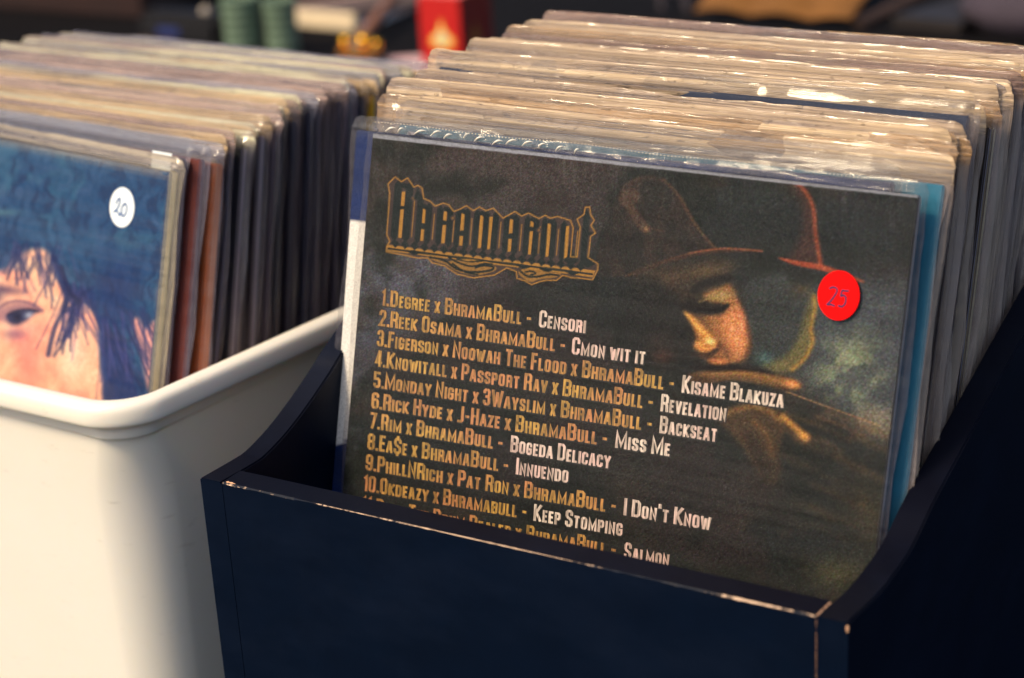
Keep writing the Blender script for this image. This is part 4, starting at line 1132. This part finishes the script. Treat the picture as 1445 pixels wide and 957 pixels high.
while pos < 0.240:
    tk = {3: .0075, 4: .0026, 17: .0028, 7: .0045, 10: .006}.get(i, rg.uniform(.0034, .0060)); gap = rg.uniform(.0012, .0026)
    fr = pos / .240
    face, edge, cn = SP.get(i, (rg.choice(PAL), rg.choice(PALE[:4] + [(34, 40, 66), (26, 34, 66)] * 2), None))
    lean = LL * (1 - fr) + .15 * fr + rg.uniform(-.006, .006)
    xj = [0, .004, .010, .012, .010, .014, .009, .013, .010, .006, .010, .003, .006, .0, .002, -.004, .0, -.003, -.006, -.002, .0, -.004, -.002, .002, .004, .0, .006, .010, .004, .002][i % 30]
    P_ = PT + dirL * pos + np.array([xj + (.005 if i == 3 else 0) + .012 * max(0, fr - .8) * 5 + rg.uniform(-.0015, .0015), 0, .004 * math.sin(min(1, fr * 3)) + rg.uniform(-.0015, .0015) - fr * .006 + {1: .006, 2: .004}.get(i, 0)])
    sl_ = M_SLEEVES[4] if i < 3 else M_SLEEVES[rg.choice([0, 1, 1, 3, 2])]
    if i < 11: lab = '%s record from the front of the white tub, %s' % (ORD2[i - 1], ('%s jacket edge at its right' % cn) if cn else 'dark jacket edge at its right')
    elif cn: lab = 'record with a %s jacket edge further back in the white tub' % cn
    elif fr < .6: lab = 'dark-edged record in a hazy sleeve in the middle of the white tub'
    else: lab = 'dark-edged record in a hazy sleeve towards the back of the white tub'
    rt_ = tub_record(P_, lean, math.radians(-6 * max(0, 1 - fr * 3)) + rg.uniform(-.006, .006), tk, 400 + i, face, edge, sl_,
               top=rg.uniform(.010, .015), side=rg.uniform(.003, .0065), amp=rg.uniform(.6, 1.1), label=lab, group=GL)
    if i == 1: link('white_tab', bevel_box(JS / 2 - .024, JS / 2 - .008, -tk / 2 - .0009, -tk / 2 - .0004, JS - .010, JS + .002, 0), M_WST, rt_)
    pos += tk + gap; i += 1
print('records', NCRATE, i)

# ------------------------------------------------------------------ the second table behind
tag(link('back_table', bevel_box(-4, 4, 0.70, 5.5, TZ + .0005, TB, .003), t_cloth), 'second table under the same near-black cloth, just behind the crates', kind='structure')
# ------------------------------------------------------------------ things on the table behind
# pair of ribbed pale green pots
M_GREEN = simple('ribbed_green_rubber', (92, 112, 90), 0.7, 0.22, 30)
M_TEAL = simple('teal_strap', (24, 92, 88), 0.6, 0.1)
def ribbed(loc, r, h, waist, label):
    pr = [(r * .2, 0), (r * .85, 0)]
    for k in range(60):
        u = k / 59; w = 1 - waist * math.sin(math.pi * u) + .03 * math.sin(u * 40)
        pr.append((r * w * (0.9 + .1 * min(1, u * 6)), h * u))
    pr += [(r * .9, h * 1.01), (r * .75, h), (r * .7, h * .93), (0.0001, h * .92)]
    o = tag(empty('ribbed_pot', loc), label, 'pot', 'pair of ribbed green pots on the table behind')
    link('pot_body', lathe(pr, 36), M_GREEN, o, smooth=True)
    link('pot_mouth', lathe([(r * .69, h * .935), (r * .5, h * .925), (.0001, h * .925)], 24), simple('pot_dark', (46, 60, 48), .8), o)
    return o
ribbed((-1.098, 1.445, TB), .0255, .080, .03, 'pale green ribbed pot, left of the pair, with a teal strap beside it')
ribbed((-1.042, 1.462, TB), .0240, .078, .10, 'pale green waisted pot, right of the pair, next to the white frame')
tag(link('teal_strap', tube([(-1.215, 1.60, TB + .11), (-1.17, 1.53, TB + .098), (-1.13, 1.475, TB + .086), (-1.128, 1.45, TB + .01)], .0045, 8), M_TEAL, smooth=True), 'teal strap slanting up from the left green pot', 'strap')

# white frame lying open
M_FRAME = simple('cream_frame', (236, 214, 176), 0.5, 0.06)
M_FRAMEP = simple('pinkish_frame_back', (206, 170, 150), 0.6, 0.08)
fr_ = tag(empty('picture_frame', (-1.09, 1.63, TB)), 'cream picture frame lying behind the green pots', 'frame')
def fpart(name, me, mat):
    o = link(name, me, mat); o.parent = fr_; o.matrix_parent_inverse = Matrix.Translation((1.09, -1.63, -TB)); return o
fpart('frame_rail', bevel_box(-1.150, -1.018, 1.60, 1.612, TB + .001, TB + .026, .002), M_FRAME)
P0 = np.array([-1.150, 1.6125]); P1 = np.array([-1.03, 1.80])
d = (P1 - P0) / np.linalg.norm(P1 - P0); nn = np.array([-d[1], d[0]]) * .010
fpart('frame_rail', prism([tuple(P0), tuple(P1), tuple(P1 + nn), tuple(P0 + nn)], 'z', TB + .002, TB + .026, .001), M_FRAMEP)
fpart('frame_glass', bevel_box(-1.13, -1.0, 1.613, 1.76, TB + .003, TB + .006, 0), simple('dark_glass', (8, 10, 20), .2, .1, bump=0))

# red candle box
M_REDB = simple('red_box_card', (196, 26, 22), 0.45, 0.06)
M_REDT = simple('box_lid_print', (206, 96, 84), 0.5, 0.06)
bx = tag(empty('red_box', (-0.745, 1.405, TB), (0, 0, math.radians(4))), 'tall red cardboard box with a white flame emblem on its front', 'box')
me = bevel_box(-.030, .030, -.0, .088, 0.001, .112, .0012)
b = link('box_body', me, [M_REDB, M_REDT, simple('box_side_card', (120, 12, 10), .5, .08)], bx)
for p in me.polygons:
    if p.normal.z > .6: p.material_index = 1
    if p.normal.x > .6: p.material_index = 2
def flat_y(name, P2, y, mat, parent):
    me_ = prism(P2, 'y', y, y + .0003); return link(name, me_, mat, parent)
def flame(s, cx, cz):
    return [(cx + s * a, cz + s * b_) for a, b_ in catmull([(0, 1.25), (.18, .75), (.35, .35), (.8, .0), (.95, -.4), (.6, -.75), (0, -.85), (-.6, -.75), (-.95, -.4), (-.8, 0), (-.35, .35), (-.18, .75)], 4)]
flat_y('flame_emblem', flame(.019, .002, .060), -.0004, simple('orange_print', (246, 150, 40), .5, .05, bump=0), bx)
flat_y('flame_emblem', flame(.0145, .002, .060), -.0008, simple('yellow_print', (255, 220, 120), .5, .05, bump=0), bx)
flat_y('flame_emblem', flame(.008, .002, .059), -.0012, simple('grey_print', (196, 190, 170), .5, .05, bump=0), bx)
flat_y('label_panel', [(-.014, .004), (.022, .004), (.022, .034), (-.014, .034)], -.0005, simple('pale_print', (226, 170, 170), .5, .05, bump=0), bx)
o = link('side_emblem', prism([(.035 + a, b_) for a, b_ in flame(.013, .004, .058)], 'x', .0300, .0304), simple('dim_print', (150, 90, 30), .5, .05, bump=0), bx)

# sheet of pale paper left of the red box
o = link('paper_sheet', prism([(-.875, 1.475), (-.82, 1.385), (-.76, 1.42), (-.80, 1.53)], 'z', TB + .001, TB + .006, .0008), simple('pink_paper', (206, 168, 164), .7, .06))
tag(o, 'pale pink sheet lying on the table left of the red box', 'paper')
# brass trinket on a dark block
M_BRASS = simple('brass', (226, 168, 46), 0.25, 0.1, 40, metal=1.0)
br = tag(empty('brass_trinket', (-0.885, 1.425, TB)), 'small brass trinket with rounded knobs on a dark block', 'trinket')
link('block', bevel_box(-.024, .030, -.02, .02, .001, .022, .002), simple('dark_block', (22, 16, 26), .5), br)
link('brass_plate', bevel_box(-.032, .024, -.016, .016, .0225, .030, .003), M_BRASS, br)
for x_, r_ in ((-.024, .008), (.006, .010), (.026, .007)):
    link('knob', lathe([(.0001, .030), (r_ * .5, .031), (r_, .030 + r_ * .8), (r_ * .9, .030 + r_ * 1.4), (r_ * .4, .030 + r_ * 1.9), (.0001, .030 + r_ * 2)], 20, cx=x_), M_BRASS, br, smooth=True)
# brown stick leaning back
M_STICK = simple('brown_wood', (128, 84, 60), 0.5, 0.2, 20)
tag(link('wooden_stick', tube([(-.945, 1.49, TB + .008), (-.98, 1.62, TB + .030), (-1.02, 1.76, TB + .056), (-1.05, 1.95, TB + .09)], .0085, 10), M_STICK, smooth=True), 'round brown wooden stick slanting up behind the brass trinket', 'stick')
# dark camera-like gadget
M_BLK = simple('black_leatherette', (16, 14, 18), 0.5, 0.2, 120)
gd = tag(empty('black_gadget', (-1.215, 1.475, TB), (0, 0, .1)), 'low black gadget with a pale stud and blue patch left of the green pots', 'gadget')
link('gadget_body', bevel_box(-.075, .062, -.025, .03, .001, .046, .010, 4), M_BLK, gd)
link('blue_patch', bevel_box(-.040, -.002, -.0262, -.02, .014, .028, .001), simple('blue_patch', (46, 56, 104), .3), gd)
link('stud', lathe([(.0001, .0545), (.006, .0535), (.008, .050), (.008, .044)], 20, cx=.030), simple('pale_stud', (170, 156, 140), .3), gd, smooth=True)
link('brown_trim', bevel_box(-.07, -.01, -.0268, -.02, .002, .010, .001), simple('trim_brown', (70, 44, 26), .5), gd)
# dark reddish chest at left
M_CH = simple('dark_red_wood', (38, 14, 8), 0.55, 0.3, 14)
ch = tag(empty('wooden_chest', (-1.60, 1.62, TB), (0, 0, .05)), 'very dark red-brown wooden chest in the top left corner', 'chest')
link('chest_body', bevel_box(-.32, .215, -.06, .30, .001, .135, .004), M_CH, ch)
link('chest_lid', bevel_box(-.33, .222, -.07, .31, .137, .165, .004), M_CH, ch)
# folded mustard cloth and dark beams at right
M_MUST = simple('mustard_cloth', (112, 70, 12), 0.8, 0.25, 14)
V, F = [], []
for j in range(14):
    for i in range(40):
        u, v = i / 39, j / 13
        x = -.585 + u * .235; yy_ = 1.82 + v * .16
        z = TB + .012 + .05 * v + .016 * abs(math.sin(u * 8.5 + v * 1.5)) * (.4 + v)
        V.append((x, yy_, z))
for j in range(13):
    for i in range(39):
        a = j * 40 + i; F.append((a, a + 1, a + 41, a + 40))
o = tag(link('mustard_cloth', mesh_of(V, F), M_MUST, smooth=True), 'folded mustard yellow cloth behind the black crate stack', 'cloth')
sol = o.modifiers.new('t', 'SOLIDIFY'); sol.thickness = .003
M_BEAM = simple('dark_timber', (60, 40, 26), 0.6, 0.25, 20)
M_BEAM2 = simple('darker_timber', (26, 17, 14), 0.6, 0.25, 20)
tag(link('timber_strip', tube([(-.345, 1.83, TB + .006), (-.285, 1.98, TB + .030), (-.22, 2.14, TB + .055)], .0085, 6), M_BEAM), 'thin brown timber strip slanting up beside the mustard cloth', 'strip')
o = link('timber_board', prism([(-.30, 1.84), (-.20, 1.83), (-.10, 2.1), (-.20, 2.14)], 'z', TB + .002, TB + .02, .002), M_BEAM2)
tag(o, 'dark brown timber board lying right of the thin strip', 'board')
o = link('grey_bundle', lathe([(.0001, .0), (.09, .0), (.11, .03), (.09, .055), (.04, .068), (.0001, .07)], 30), simple('mauve_grey_cloth', (56, 46, 56), .85, .2), smooth=True)
o.location = (-.12, 1.93, TB); tag(o, 'dim mauve-grey cloth bundle in the top right corner', 'cloth')
# two grey posts seen dimly
for x_ in (-.655, -.615):
    o = link('grey_rod', tube([(x_, 1.86, TB), (x_ - .012, 1.86, TB + .09)], .005, 8), simple('grey_rod', (70, 62, 66), .5))
    tag(o, 'dim grey rod standing left of the mustard cloth', 'rod', 'dim grey rods left of the mustard cloth')
